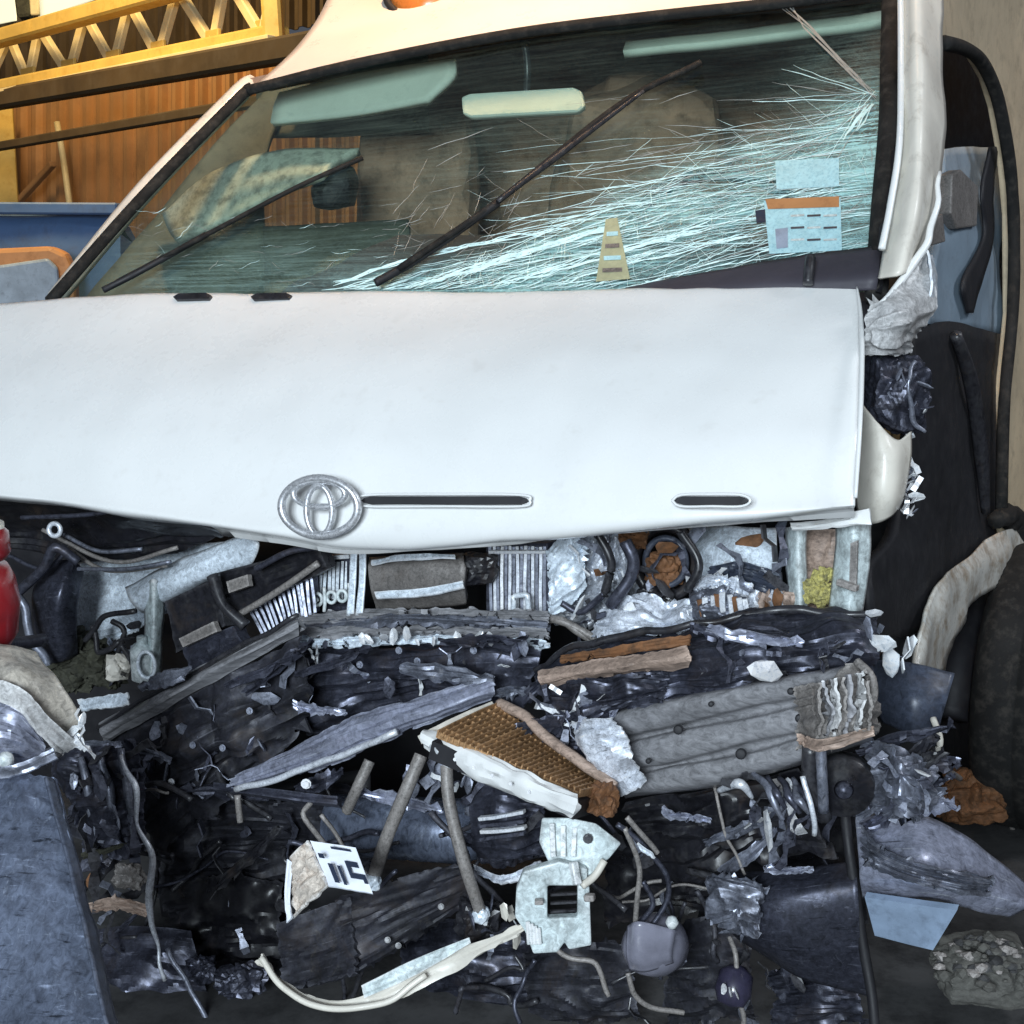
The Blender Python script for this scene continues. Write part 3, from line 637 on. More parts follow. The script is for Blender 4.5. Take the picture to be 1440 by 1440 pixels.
sheet('panel_lip', [[(1302, 352, 2.62), (1312, 362, 2.68)], [(1308, 400, 2.60), (1318, 408, 2.66)], [(1298, 440, 2.60), (1314, 438, 2.66)], [(1284, 466, 2.6), (1292, 462, 2.66)]], 'pale_metal', van, nu=4, nv=16, amp=.006, freq=12, seed=2)
# torn lamp hollow
lump('lamp_hollow', V(1260, 552, 2.58), (.050, .05, .062), 'dark_metal', van, 3, .16, 5, 3)
for i in range(20):
    put(random.choice(('shard', 'shard', 'strip', 'bracket')), random.choice(('grey_metal', 'grey_metal', 'pale_metal', 'dark_metal')), V(random.gauss(1274, 18), random.gauss(566, 26), random.uniform(2.53, 2.58)), van, s=random.uniform(.25, .62))
tube('torn_edge', [(1292, 505, 2.56), (1276, 545, 2.53), (1282, 585, 2.54), (1300, 604, 2.56)], [.004, .003, .005, .003], 'grey_metal', van, n=20, wob=.02, seed=3)
sheet('fender_panel', [[(1206, 562, 2.50), (1232, 592, 2.46), (1262, 618, 2.47), (1284, 606, 2.52)], [(1203, 630, 2.48), (1232, 640, 2.44), (1262, 648, 2.45), (1283, 645, 2.5)], [(1201, 690, 2.47), (1230, 695, 2.43), (1258, 698, 2.44), (1274, 692, 2.49)], [(1208, 736, 2.48), (1232, 736, 2.45), (1252, 728, 2.46), (1266, 715, 2.49)]], 'cream_paint', van, nu=24, nv=28, smooth=True, amp=.006, freq=7, seed=9)
for i in range(22):
    put(random.choice(('shard', 'bracket')), random.choice(('bright_metal', 'pale_metal', 'grey_metal')), V(random.gauss(1284, 7), random.uniform(650, 722), random.uniform(2.5, 2.56)), van, s=random.uniform(.25, .55))
# ---- hood
hood = sheet('hood', [
    [(-120, 436, 2.66), (90, 417, 2.64), (380, 411, 2.63), (700, 409, 2.63), (980, 405, 2.63), (1203, 394, 2.64)],
    [(-120, 450, 2.62), (90, 430, 2.60), (380, 424, 2.59), (700, 422, 2.59), (980, 419, 2.59), (1207, 408, 2.61)],
    [(-120, 540, 2.46), (90, 522, 2.43), (380, 515, 2.41), (700, 515, 2.41), (980, 512, 2.42), (1211, 500, 2.46)],
    [(-120, 620, 2.35), (90, 612, 2.31), (380, 612, 2.28), (700, 612, 2.28), (980, 610, 2.29), (1208, 600, 2.34)],
    [(-120, 672, 2.30), (90, 690, 2.25), (380, 714, 2.21), (700, 702, 2.21), (980, 700, 2.22), (1203, 690, 2.28)],
    [(-120, 688, 2.29), (90, 708, 2.24), (380, 752, 2.19), (560, 768, 2.20), (980, 734, 2.21), (1202, 716, 2.27)],
    [(-120, 690, 2.36), (90, 712, 2.30), (380, 756, 2.26), (560, 770, 2.27), (980, 738, 2.28), (1200, 718, 2.34)]], 'white_paint', van, nu=80, nv=60, thick=.005, smooth=True, amp=.008, freq=3.2, seed=6)
tube('hood_edge', [(1205, 404, 2.61), (1210, 440, 2.55), (1212, 500, 2.44), (1209, 600, 2.32), (1203, 700, 2.26)], [.002, .0045, .0045, .003], 'white_paint', van, n=30)
for a, b in ((243, 297), (352, 410)):
    plate('washer_vent', [(a, 417, 2.60), (a + 8, 412, 2.60), (b - 8, 411, 2.60), (b, 415, 2.60), (b - 4, 420, 2.59), (a + 4, 421, 2.59)], 'black_plastic', hood, thick=.012, bevel=.001)
for a, b in ((508, 742), (948, 1052)):
    plate('grille_slot', [(a, 704, 2.198), (a + 4, 700, 2.199), (a + 12, 698, 2.20), (b - 12, 698, 2.20), (b - 4, 700, 2.199), (b, 704, 2.198), (b - 4, 707, 2.197), (b - 12, 709, 2.196), (a + 12, 709, 2.196), (a + 4, 707, 2.197)], 'black_trim', hood, thick=.012, bevel=0)
    tube('slot_lip', [(a - 3, 704, 2.192), (a + 10, 696, 2.194), ((a + b) / 2, 695, 2.19), (b - 10, 696, 2.194), (b + 3, 704, 2.192), (b - 10, 712, 2.19), ((a + b) / 2, 712, 2.186), (a + 10, 712, 2.19), (a - 3, 704, 2.192)], .0022, 'white_paint', hood, n=60, sides=6)
# emblem: three interlocking ovals
EC = V(449, 713, 2.165); ax = (V(449, 713, 2.165) - V(449, 713, 2.4)); XA = V(520, 714, 2.165) - V(380, 712, 2.165)
ax = Vector((-.3, -.92, .10)).normalized(); xa = (Vector(XA) - ax * Vector(XA).dot(ax)).normalized()
emb = ring('emblem', EC, ax, .071, .0075, 'chrome', hood, sq=.68, n=48, xa=xa); emb['label'] = 'chrome emblem of three overlapping ovals'
up_ = ax.cross(xa)
if up_.z < 0: up_ = -up_
ring('emblem_bar', EC - up_ * .006, ax, .024, .006, 'chrome', emb, sq=1.75, n=36, xa=xa)
ring('emblem_bar', EC + up_ * .022, ax, .048, .006, 'chrome', emb, sq=.46, n=36, xa=xa)
# ---- wipers
def wiper(pts_arm, pts_blade, r):
    a = tube('wiper', pts_arm, r, 'black_trim', van, n=30)
    tube('wiper_blade', pts_blade, r * .75, 'rubber', a, n=30); return a
wiper([(528, 398, 2.64), (590, 362, 2.70), (700, 285, 2.80)], [(560, 378, 2.66), (700, 283, 2.80), (870, 148, 2.98), (985, 88, 3.09)], .009)
wiper([(145, 408, 2.66), (200, 380, 2.70), (290, 330, 2.79)], [(165, 396, 2.68), (300, 325, 2.78), (420, 262, 2.88), (510, 222, 2.95)], .007)
tube('wiper_link', [(700, 283, 2.79), (780, 222, 2.88), (905, 128, 2.99)], [.005, .008, .004], 'black_plastic', van, n=20)
# ---- cabin seen through the glass
sheet('cabin_wall', [[(575, 20, 4.3), (1270, -40, 4.3)], [(575, 460, 4.3), (1290, 460, 4.3)]], 'cabin_brown', van, nu=20, nv=10, straight=True, amp=.03, freq=2, thick=.03)
sheet('roof_lining', [[(352, 122, 3.34), (740, 42, 3.32), (1262, -22, 3.32)], [(560, 80, 4.3), (850, 40, 4.3), (1290, 0, 4.3)]], 'cabin_brown', van, nu=20, nv=8, straight=True, thick=.02)
sheet('dashboard', [[(560, 330, 3.25), (800, 335, 3.2), (1000, 345, 3.15), (1245, 330, 3.1)], [(470, 370, 2.95), (800, 372, 2.92), (1000, 372, 2.9), (1245, 362, 2.9)], [(380, 430, 2.76), (800, 432, 2.74), (1000, 430, 2.74), (1240, 428, 2.74)], [(380, 560, 2.8), (800, 560, 2.8), (1000, 560, 2.8), (1240, 560, 2.8)]], 'dash_purple', van, nu=40, nv=20, thick=.01, amp=.006, freq=6)
sheet('sun_visor', [[(392, 130, 3.40), (520, 100, 3.38), (640, 82, 3.36)], [(384, 150, 3.37), (510, 128, 3.35), (636, 106, 3.33)], [(380, 172, 3.35), (500, 160, 3.33), (600, 140, 3.31)]], 'visor', van, nu=16, nv=8, thick=.02, smooth=True, amp=.003)
sheet('sun_visor', [[(880, 58, 3.40), (1060, 38, 3.38), (1246, 14, 3.36)], [(876, 72, 3.37), (1060, 52, 3.35), (1246, 28, 3.33)]], 'visor', van, nu=16, nv=6, thick=.02, smooth=True, amp=.003)
mr = plate('interior_mirror', [(648, 136, 3.3), (660, 131, 3.3), (806, 122, 3.3), (818, 128, 3.3), (822, 150, 3.29), (812, 158, 3.29), (662, 166, 3.29), (650, 160, 3.29)], 'visor', van, thick=.025, bevel=.006)
tube('mirror_stalk', [(738, 60, 3.32), (742, 100, 3.33), (740, 135, 3.32)], .009, 'black_plastic', mr, n=8)
sheet('reflection_sheet', [[(228, 300, 3.40), (300, 240, 3.40), (400, 212, 3.40), (505, 208, 3.40)], [(236, 322, 3.36), (310, 272, 3.35), (400, 238, 3.34), (470, 226, 3.35)], [(246, 338, 3.32), (330, 300, 3.3), (400, 268, 3.3), (450, 244, 3.3)]], 'mottled_reflection', van, nu=24, nv=12, thick=.02, smooth=True, amp=.008, freq=4)  # made-up pale sheet imitating a reflection in the windscreen
sheet('side_trim', [[(385, 112, 3.75), (420, 108, 3.75)], [(262, 250, 3.55), (370, 230, 3.6)], [(105, 440, 3.3), (380, 440, 3.4)]], 'olive_trim', van, nu=14, nv=20, amp=.012, freq=4, smooth=True, thick=.02)
sheet('side_trim', [[(370, 318, 3.5), (470, 314, 3.5), (575, 310, 3.5)], [(370, 440, 3.3), (470, 440, 3.3), (575, 440, 3.3)]], 'olive_trim', van, nu=14, nv=10, amp=.012, freq=4, smooth=True, thick=.02)
sheet('side_trim', [[(360, 110, 3.75), (470, 96, 3.75), (600, 70, 3.75)], [(360, 190, 3.7), (470, 188, 3.7), (600, 182, 3.7)]], 'olive_trim', van, nu=14, nv=10, amp=.012, freq=4, smooth=True, thick=.02)
lump('seat_back', V(585, 300, 3.9), (.18, .12, .30), 'cabin_brown', van, 4, .08, 4, 1.5)
lump('seat_back', V(900, 290, 3.9), (.24, .12, .34), 'cabin_brown', van, 5, .08, 4, 1.5)
lump('head_rest', V(905, 150, 3.9), (.12, .05, .09), 'cabin_brown', van, 6, .06, 4, 1.5)
lump('steering_column', V(470, 262, 3.45), (.055, .08, .055), 'black_trim', van, 7, .12, 4, 1.5)
ring('steering_wheel', V(1010, 330, 3.22), (-.1, -.62, .6), .19, .015, 'black_trim', van, n=40)

# ---- open side of the van
plate('body_side', [(1322, -60, .02), (1500, -60, .02), (1500, 780, .02), (1418, 752, .02), (1412, 700, .02), (1416, 560, .02), (1428, 440, .02), (1427, 300, .02), (1420, 220, .02), (1408, 150, .02), (1396, 110, .02), (1378, 78, .02), (1356, 64, .02), (1322, 56, .02)], 'warm_lit_beige', van, fn=S, thick=.03, bevel=.004)
tube('door_seal', [(1326, 60, 0), (1356, 68, 0), (1378, 84, 0), (1396, 118, 0), (1408, 160, 0), (1421, 240, 0), (1426, 330, 0), (1424, 440, 0), (1412, 570, 0), (1408, 720, 0)], .014, 'rubber', van, fn=S, n=50)
sheet('cab_inside', [[(1290, -20, .75), (1450, 0, .6)], [(1290, 980, .75), (1450, 980, .6)]], 'black_trim', van, fn=S, nu=6, nv=20, straight=True, thick=.02, amp=.01)
sheet('seat_cover', [[(1326, 210, .30), (1360, 206, .30), (1412, 206, .30)], [(1326, 300, .22), (1360, 300, .20), (1416, 300, .24)], [(1316, 380, .18), (1360, 380, .16), (1414, 380, .2)], [(1300, 455, .15), (1360, 462, .14), (1410, 470, .2)]], 'seat_blue', van, fn=S, nu=20, nv=24, smooth=True, amp=.014, freq=5, thick=.03, seed=11)
sheet('seat_belt', [[(1394, 206, .12), (1404, 206, .12)], [(1382, 270, .10), (1398, 270, .10)], [(1384, 330, .10), (1398, 330, .10)], [(1356, 395, .08), (1380, 400, .08)], [(1362, 440, .08), (1370, 440, .08)]], 'black_trim', van, fn=S, nu=4, nv=30, smooth=True, thick=.006, amp=.004)
plate('belt_anchor', [(1340, 244, .12), (1352, 238, .12), (1376, 262, .12), (1374, 318, .12), (1346, 322, .12), (1338, 300, .12)], 'hose_grey', van, fn=S, thick=.03, bevel=.004)
plate('hinge_plate', [(1308, 316, .02), (1326, 300, .02), (1330, 340, .02), (1310, 346, .02)], 'hose_grey', van, fn=S, thick=.02, bevel=.003)
sheet('door_inner', [[(1284, 470, .16), (1330, 452, .12), (1412, 470, .12)], [(1286, 600, .12), (1336, 600, .06), (1406, 600, .10)], [(1262, 740, .10), (1330, 740, .03), (1404, 740, .08)], [(1226, 800, .08), (1310, 800, .02), (1400, 770, .06)], [(1222, 900, .08), (1290, 890, .04), (1330, 820, .06)]], 'black_trim', van, fn=S, nu=24, nv=30, smooth=True, thick=.02, amp=.012, freq=5, seed=12)
tube('door_pull', [(1344, 470, .03), (1366, 540, .0), (1380, 640, .0), (1386, 720, .03)], [.012, .016, .016, .01], 'black_plastic', van, fn=S, n=20)
tube('wheel_arch_seal', [(1404, 735, -.02), (1424, 720, -.03), (1434, 740, -.04), (1442, 780, -.04)], [.02, .03, .03, .02], 'rubber', van, fn=S, n=20, wob=.02)
# wheel arch, wheel
sheet('wheel_arch', [[(1284, 938, -.05), (1296, 880, -.05), (1322, 818, -.05), (1362, 784, -.05), (1412, 746, -.05), (1480, 745, -.05)], [(1298, 940, -.10), (1314, 886, -.10), (1342, 832, -.10), (1378, 800, -.10), (1420, 784, -.10), (1490, 780, -.10)], [(1328, 946, -.06), (1342, 896, -.06), (1364, 856, -.06), (1392, 830, -.06), (1425, 820, -.06), (1500, 818, -.06)]], 'arch_paint', van, fn=S, nu=40, nv=12, smooth=True, amp=.010, freq=7, seed=13, thick=.006)
WA = Vector((.86, -.50, 0)).normalized(); WC = W(1462, 1026, 3.12); WC.z = .335
wh = lathe('wheel', [(.15, -.10), (.20, -.11), (.29, -.105), (.325, -.085), (.334, -.062), (.335, -.012), (.332, -.010), (.332, -.004), (.335, -.002), (.334, .06), (.325, .085), (.29, .105), (.20, .11), (.15, .10)], WC, WA, 'rubber', van, 56)
lathe('rim', [(.02, .02), (.05, .07), (.09, .065), (.13, .03), (.17, .05), (.195, .10), (.20, .112)], WC, WA, 'grey_metal', wh, 40)
for i in ():
    th = 2 * math.pi * i / 48; a = WA.cross(Vector((0, 0, 1))); d = a * math.cos(th) + Vector((0, 0, 1)) * math.sin(th)
    for s_ in (): beam('tread_block', WC + d * .336 + WA * .012 * s_, WC + d * .336 + WA * .085 * s_, .034, .005, 'rubber', wh, up=d, bevel=.1)
tube('wheel_well', [(1336, 1010, .22), (1348, 930, .22), (1372, 868, .22), (1410, 840, .22), (1480, 832, .22)], .04, 'black_trim', van, fn=S, n=24)
sheet('wheel_liner', [[(1322, 850, .55), (1500, 800, .55)], [(1300, 1240, .5), (1500, 1240, .5)]], 'black_trim', van, fn=S, nu=8, nv=8, thick=.02, amp=.02)
for k in range(3): tube('tyre_highlight', [(1396 + 14 * k, 975, -.12), (1404 + 11 * k, 1060, -.13), (1415 + 9 * k, 1130, -.12), (1428 + 8 * k, 1230, -.1)], .006, 'hose_grey', van, fn=S, n=20, wob=.01, seed=k)  # thin grey tubes imitating streaks of light on the tyre

# ================================================================== crushed front of the van
rnd = random.Random(3)
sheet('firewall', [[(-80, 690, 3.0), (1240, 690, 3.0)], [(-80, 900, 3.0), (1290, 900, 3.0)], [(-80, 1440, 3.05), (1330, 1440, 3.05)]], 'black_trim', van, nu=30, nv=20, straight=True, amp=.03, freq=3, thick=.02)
# ---- left of the engine bay
sheet('lamp_liner', [[(-30, 700, 2.38), (120, 712, 2.36), (330, 742, 2.34)], [(-20, 740, 2.52), (120, 752, 2.50), (310, 752, 2.44)], [(10, 772, 2.56), (110, 790, 2.55), (250, 776, 2.5)]], 'black_plastic', van, nu=30, nv=16, amp=.014, freq=7, seed=21)
for k, (a, b, c, dd) in enumerate((((30, 728), (120, 724), (170, 716), 2.33), ((60, 745), (160, 790), (250, 770), 2.42), ((90, 752), (140, 775), (200, 772), 2.4), ((10, 780), (60, 800), (95, 775), 2.4), ((95, 770), (150, 802), (235, 795), 2.42), ((110, 800), (180, 800), (240, 790), 2.4))):
    tube('wiring', [(*a, dd), (*b, dd - .01), (*c, dd)], .0045, ('dark_metal', 'hose_grey', 'grey_metal')[k % 3], van, n=20)
ring('tow_eye', V(77, 745, 2.36), (-.2, -1, .1), .0125, .005, 'bright_metal', van, xa=(1, -.2, 0))
sheet('inner_wing', [[(112, 792, 2.62), (190, 778, 2.6), (270, 768, 2.58), (350, 758, 2.56)], [(108, 830, 2.6), (190, 820, 2.58), (260, 812, 2.56), (345, 790, 2.55)], [(104, 880, 2.58), (170, 872, 2.57), (230, 850, 2.56), (290, 826, 2.55)], [(130, 905, 2.58), (165, 900, 2.57), (200, 880, 2.56), (260, 850, 2.55)]], 'pale_metal', van, nu=36, nv=24, amp=.014, freq=9, seed=22, jag=4)
sheet('inner_rail', [[(176, 826, 2.48), (260, 782, 2.46), (338, 752, 2.44)], [(182, 842, 2.44), (266, 800, 2.42), (362, 762, 2.41)], [(196, 858, 2.45), (275, 818, 2.43), (356, 792, 2.42)], [(206, 862, 2.49), (280, 826, 2.47), (350, 800, 2.46)]], 'pale_metal', van, nu=30, nv=12, amp=.006, freq=9, seed=23, smooth=True)
sheet('white_post', [[(204, 822, 2.46), (216, 814, 2.42), (232, 824, 2.46)], [(204, 880, 2.44), (216, 880, 2.41), (230, 880, 2.45)], [(202, 930, 2.44), (214, 930, 2.41), (228, 930, 2.45)], [(196, 968, 2.44), (210, 970, 2.41), (224, 962, 2.45)]], 'white_plastic', van, nu=10, nv=24, smooth=True, amp=.004, freq=10)
lathe('fluid_pot', [(.014, -.045), (.022, -.04), (.024, .02), (.018, .032), (.010, .036), (.010, .05)], V(200, 928, 2.42), (.05, -.1, 1), 'white_plastic', van, 20)
ring('pot_loop', V(206, 935, 2.38), (-.2, -1, 0), .018, .004, 'pale_metal', van, sq=1.5, xa=(1, -.2, 0))
lump('pot_bracket', V(165, 940, 2.45), (.022, .02, .025), 'cream_paint', van, 9, .3, 3)
sheet('strut_tower', [[(70, 792, 2.46), (100, 788, 2.44), (118, 800, 2.48)], [(48, 830, 2.42), (84, 826, 2.38), (112, 830, 2.44)], [(44, 880, 2.42), (76, 880, 2.38), (106, 880, 2.44)], [(52, 930, 2.44), (86, 930, 2.42), (110, 920, 2.46)]], 'dark_metal', van, nu=20, nv=24, smooth=True, amp=.012, freq=8, seed=24, thick=.02)
tube('strut_hose', [(20, 838, 2.36), (60, 800, 2.36), (78, 770, 2.36), (110, 790, 2.38)], .010, 'dark_metal', van, n=24)
tube('strut_hose', [(24, 840, 2.36), (36, 860, 2.35), (44, 900, 2.35), (66, 935, 2.36)], .009, 'grey_metal', van, n=24, wob=.01)
for i, (u, v, s_) in enumerate(((95, 915, .05), (125, 930, .045), (75, 925, .04), (148, 945, .035), (108, 950, .04))):
    lump('oily_lump', V(u, v, 2.5), (s_, s_, s_ * .8), 'moss', van, 30 + i, .35, 4, 4)
sheet('white_strip', [[(110, 984, 2.40), (180, 974, 2.38)], [(114, 1000, 2.38), (182, 992, 2.36)]], 'pale_metal', van, nu=14, nv=6, amp=.005, freq=14, jag=3)
clutter([(150, 880), (200, 860), (210, 960), (150, 960)], 2.45, 2.52, 22, ('dark_metal', 'bright_metal', 'pale_metal', 'black_plastic'), van, s=(.4, .9))
for k, pts in enumerate(([(118, 900), (150, 870), (190, 860)], [(170, 905), (178, 930), (172, 960)], [(160, 870), (175, 890), (168, 920)], [(130, 880), (140, 920), (168, 900)])): tube('wiring', [(*p, 2.46) for p in pts], .006, 'black_plastic', van, n=16, wob=.01, seed=k)
# ---- radiator shroud pieces running diagonally
quad('shroud_panel', (232, 846, 2.40), (305, 812, 2.38), (318, 880, 2.36), (250, 918, 2.38), 'black_plastic', van, nu=12, nv=10, amp=.006, thick=.03)
quad('shroud_bar', (252, 898, 2.345), (300, 874, 2.335), (306, 888, 2.33), (258, 910, 2.34), 'hose_grey', van, nu=10, nv=4, amp=.002, thick=.012)
quad('shroud_panel', (254, 912, 2.37), (330, 880, 2.35), (352, 920, 2.33), (276, 956, 2.35), 'dark_metal', van, nu=12, nv=8, amp=.008, thick=.03, seed=5)
quad('shroud_panel', (296, 808, 2.38), (450, 768, 2.34), (462, 800, 2.34), (330, 862, 2.36), 'black_plastic', van, nu=20, nv=8, amp=.010, thick=.03, seed=6)
quad('shroud_bar', (318, 818, 2.335), (348, 808, 2.33), (350, 824, 2.325), (322, 834, 2.33), 'hose_grey', van, nu=8, nv=4, amp=.002, thick=.012)
tube('shroud_rod', [(330, 868, 2.34), (390, 832, 2.33), (448, 792, 2.33)], .0065, 'hose_grey', van, n=20)
tube('shroud_rod', [(360, 800, 2.32), (410, 775, 2.31), (470, 768, 2.32)], .006, 'dark_metal', van, n=20)
tube('shroud_hinge', [(300, 810, 2.34), (314, 850, 2.32), (345, 880, 2.32)], [.014, .010, .012], 'black_plastic', van, n=16)
quad('fin_core', (352, 858, 2.40), (438, 808, 2.38), (442, 862, 2.38), (372, 898, 2.39), 'dark_metal', van, nu=8, nv=6, thick=.02)
for i in range(14):
    s = i / 13; a = Vector((352, 858)).lerp(Vector((438, 808)), s); b = Vector((372, 898)).lerp(Vector((442, 862)), s)
    beam('radiator_fin', V(a.x, a.y, 2.385 - .01 * s), V(b.x, b.y, 2.375 - .01 * s), .006, .0035, 'grey_metal', van, up=(0, 1, 0), dent=.003, seed=i, seg=3)
# long diagonal rail and dark panel hanging under it
sheet('diagonal_rail', [[(140, 1018, 2.26), (280, 940, 2.24), (418, 868, 2.24)], [(142, 1030, 2.22), (284, 952, 2.20), (420, 878, 2.20)], [(148, 1044, 2.24), (290, 966, 2.22), (420, 892, 2.22)]], 'beam_metal', van, nu=30, nv=8, amp=.006, freq=9, seed=25, thick=.02)
tube('rail_edge', [(138, 1022, 2.235), (280, 942, 2.215), (418, 866, 2.215)], .0045, 'black_plastic', van, n=24, wob=.006)
sheet('crushed_panel', [[(140, 1046, 2.26), (290, 968, 2.24), (424, 896, 2.24)], [(160, 1090, 2.24), (300, 1020, 2.2), (436, 960, 2.2)], [(196, 1130, 2.26), (310, 1070, 2.22), (420, 1030, 2.22)], [(220, 1200, 2.3), (310, 1130, 2.26), (360, 1090, 2.25)]], 'matte_dark_metal', van, nu=44, nv=34, amp=.026, freq=9, seed=26, jag=6, thick=.006)
for u, v in ((270, 1048), (312, 1052), (135, 1112), (240, 1100), (350, 1000), (205, 1075)):
    put('bolt', rnd.choice(('grey_metal', 'bright_metal')), V(u, v, 2.18), van, rot=(1.4, 0, -.3), s=.5)
clutter([(150, 1060), (420, 930), (400, 1030), (240, 1140)], 2.17, 2.22, 46, ('dark_metal', 'black_plastic', 'grey_metal'), van, s=(.4, 1.1))
# ---- centre
quad('radiator_core', (436, 784, 2.44), (500, 780, 2.42), (500, 868, 2.42), (430, 868, 2.44), 'dark_metal', van, nu=6, nv=6, thick=.03)
for i in range(10): beam('radiator_fin', V(440 + i * 6, 790, 2.425), V(438 + i * 6, 842, 2.425), .006, .003, 'pale_metal', van, up=(0, 1, 0), dent=.002, seed=i, seg=3)
beam('core_tube', V(436, 786, 2.41), V(492, 782, 2.41), .01, .008, 'pale_metal', van)
for u, v, r in ((446, 843, .010), (466, 840, .009), (481, 838, .009)): ring('clip_loop', V(u, v, 2.395), (-.3, -1, .1), r, .0035, 'white_plastic', van, sq=1.15, n=20, xa=(1, -.3, 0))
tube('clip_arm', [(418, 862, 2.39), (436, 852, 2.39), (446, 842, 2.39)], .005, 'white_plastic', van, n=10)
tube('clip_arm', [(456, 826, 2.39), (457, 846, 2.39), (456, 860, 2.39)], .0035, 'white_plastic', van, n=8)
tube('clip_arm', [(491, 820, 2.39), (492, 846, 2.39), (490, 862, 2.39)], .0035, 'white_plastic', van, n=8)
for a in (492, 505): sheet('hood_stay', [[(a, 762, 2.38), (a + 10, 762, 2.38)], [(a - 1, 820, 2.37), (a + 8, 820, 2.37)], [(a - 5, 866, 2.36), (a + 5, 866, 2.36)]], 'pale_metal', van, nu=5, nv=14, amp=.003, freq=12, smooth=True, seed=a)
sheet('intake_box', [[(520, 786, 2.44), (580, 778, 2.42), (652, 778, 2.42)], [(518, 800, 2.38), (580, 794, 2.36), (652, 792, 2.36)], [(522, 834, 2.38), (582, 832, 2.36), (652, 824, 2.36)], [(530, 862, 2.42), (590, 858, 2.4), (656, 850, 2.4)]], 'hose_grey', van, nu=28, nv=18, amp=.006, freq=7, seed=27, smooth=True, thick=.02)
sheet('intake_lip', [[(526, 832, 2.35), (590, 828, 2.34), (650, 816, 2.34)], [(530, 842, 2.34), (592, 838, 2.33), (652, 826, 2.33)]], 'pale_metal', van, nu=20, nv=4, amp=.004, freq=14)
sheet('intake_lip', [[(522, 788, 2.375), (580, 780, 2.36), (640, 780, 2.36)], [(522, 794, 2.365), (580, 786, 2.35), (640, 784, 2.35)]], 'pale_metal', van, nu=20, nv=4, amp=.003, freq=14)
lump('relay_block', V(672, 800, 2.42), (.038, .03, .03), 'black_plastic', van, 12, .14, 4)
quad('condenser_core', (684, 764, 2.46), (770, 764, 2.44), (770, 868, 2.44), (684, 868, 2.46), 'dark_metal', van, nu=6, nv=6, thick=.03)
for i in range(15): beam('condenser_fin', V(690 + i * 5.4, 768, 2.44), V(690 + i * 5.4, 862, 2.44), .006, .003, 'bright_metal' if i % 2 else 'grey_metal', van, up=(0, 1, 0), dent=.002, seed=i, seg=4)
beam('core_tube', V(688, 776, 2.425), V(768, 776, 2.425), .01, .006, 'bright_metal', van)
tube('core_bracket', [(722, 866, 2.40), (722, 838, 2.40), (742, 836, 2.40), (744, 866, 2.40)], .005, 'pale_metal', van, n=16, straight=True)
for k in range(4):
    sheet('cross_member', [[(414 + 4 * k, 862 + 11 * k, 2.38 - .02 * k), (580, 856 + 12 * k, 2.37 - .02 * k), (768, 858 + 14 * k, 2.36 - .02 * k)], [(416, 878 + 11 * k, 2.36 - .02 * k), (580, 868 + 12 * k, 2.34 - .02 * k), (772, 872 + 13 * k, 2.34 - .02 * k)]], ('beam_metal', 'grey_metal', 'beam_metal', 'pale_metal')[k], van, nu=40, nv=6, amp=.009, freq=8, seed=31 + k, jag=5)
sheet('dark_cross_plate', [[(412, 908, 2.33), (580, 900, 2.31), (760, 902, 2.3)], [(412, 950, 2.29), (580, 940, 2.26), (756, 940, 2.26)], [(416, 990, 2.3), (580, 976, 2.27), (742, 966, 2.27)], [(430, 1034, 2.33), (570, 1000, 2.3), (720, 985, 2.3)]], 'dark_metal', van, nu=44, nv=26, amp=.022, freq=9, seed=36, jag=5)
clutter([(430, 890), (740, 890), (740, 970), (430, 1000)], 2.22, 2.27, 40, ('dark_metal', 'grey_metal', 'black_plastic', 'pale_metal'), van, s=(.3, .9))
for u in range(505, 700, 17): put('shard', 'bright_metal', V(u + rnd.uniform(-5, 5), 898 + rnd.uniform(-6, 5), 2.26), van, s=rnd.uniform(.25, .6))
for u, v in ((586, 930), (665, 915), (505, 935), (560, 915)): put('bolt', 'grey_metal', V(u, v, 2.22), van, rot=(1.5, 0, -.4), s=.5)
sheet('bent_trim', [[(330, 1092, 2.20), (440, 1040, 2.18), (500, 1006, 2.17), (600, 978, 2.17), (692, 950, 2.18)], [(322, 1106, 2.17), (440, 1062, 2.15), (508, 1030, 2.14), (604, 1000, 2.14), (696, 966, 2.16)], [(318, 1116, 2.19), (450, 1080, 2.17), (516, 1048, 2.16), (604, 1014, 2.16), (690, 980, 2.18)]], 'worn_silver', van, nu=50, nv=10, amp=.010, freq=8, seed=38, jag=4)
tube('trim_rod', [(330, 1112, 2.15), (420, 1085, 2.14), (560, 1030, 2.13)], .006, 'bright_metal', van, n=20, wob=.006)
sheet('dark_rod', [[(300, 1100, 2.18), (400, 1112, 2.16), (475, 1120, 2.16)], [(300, 1110, 2.17), (400, 1124, 2.15), (475, 1132, 2.15)]], 'dark_metal', van, nu=20, nv=4, amp=.006, freq=10, thick=.02)
put('bolt', 'bright_metal', V(430, 1103, 2.12), van, rot=(1.5, 0, 0), s=.7)
tube('clip_arm', [(334, 1118, 2.15), (336, 1140, 2.15), (338, 1156, 2.15)], .006, 'hose_grey', van, n=8)
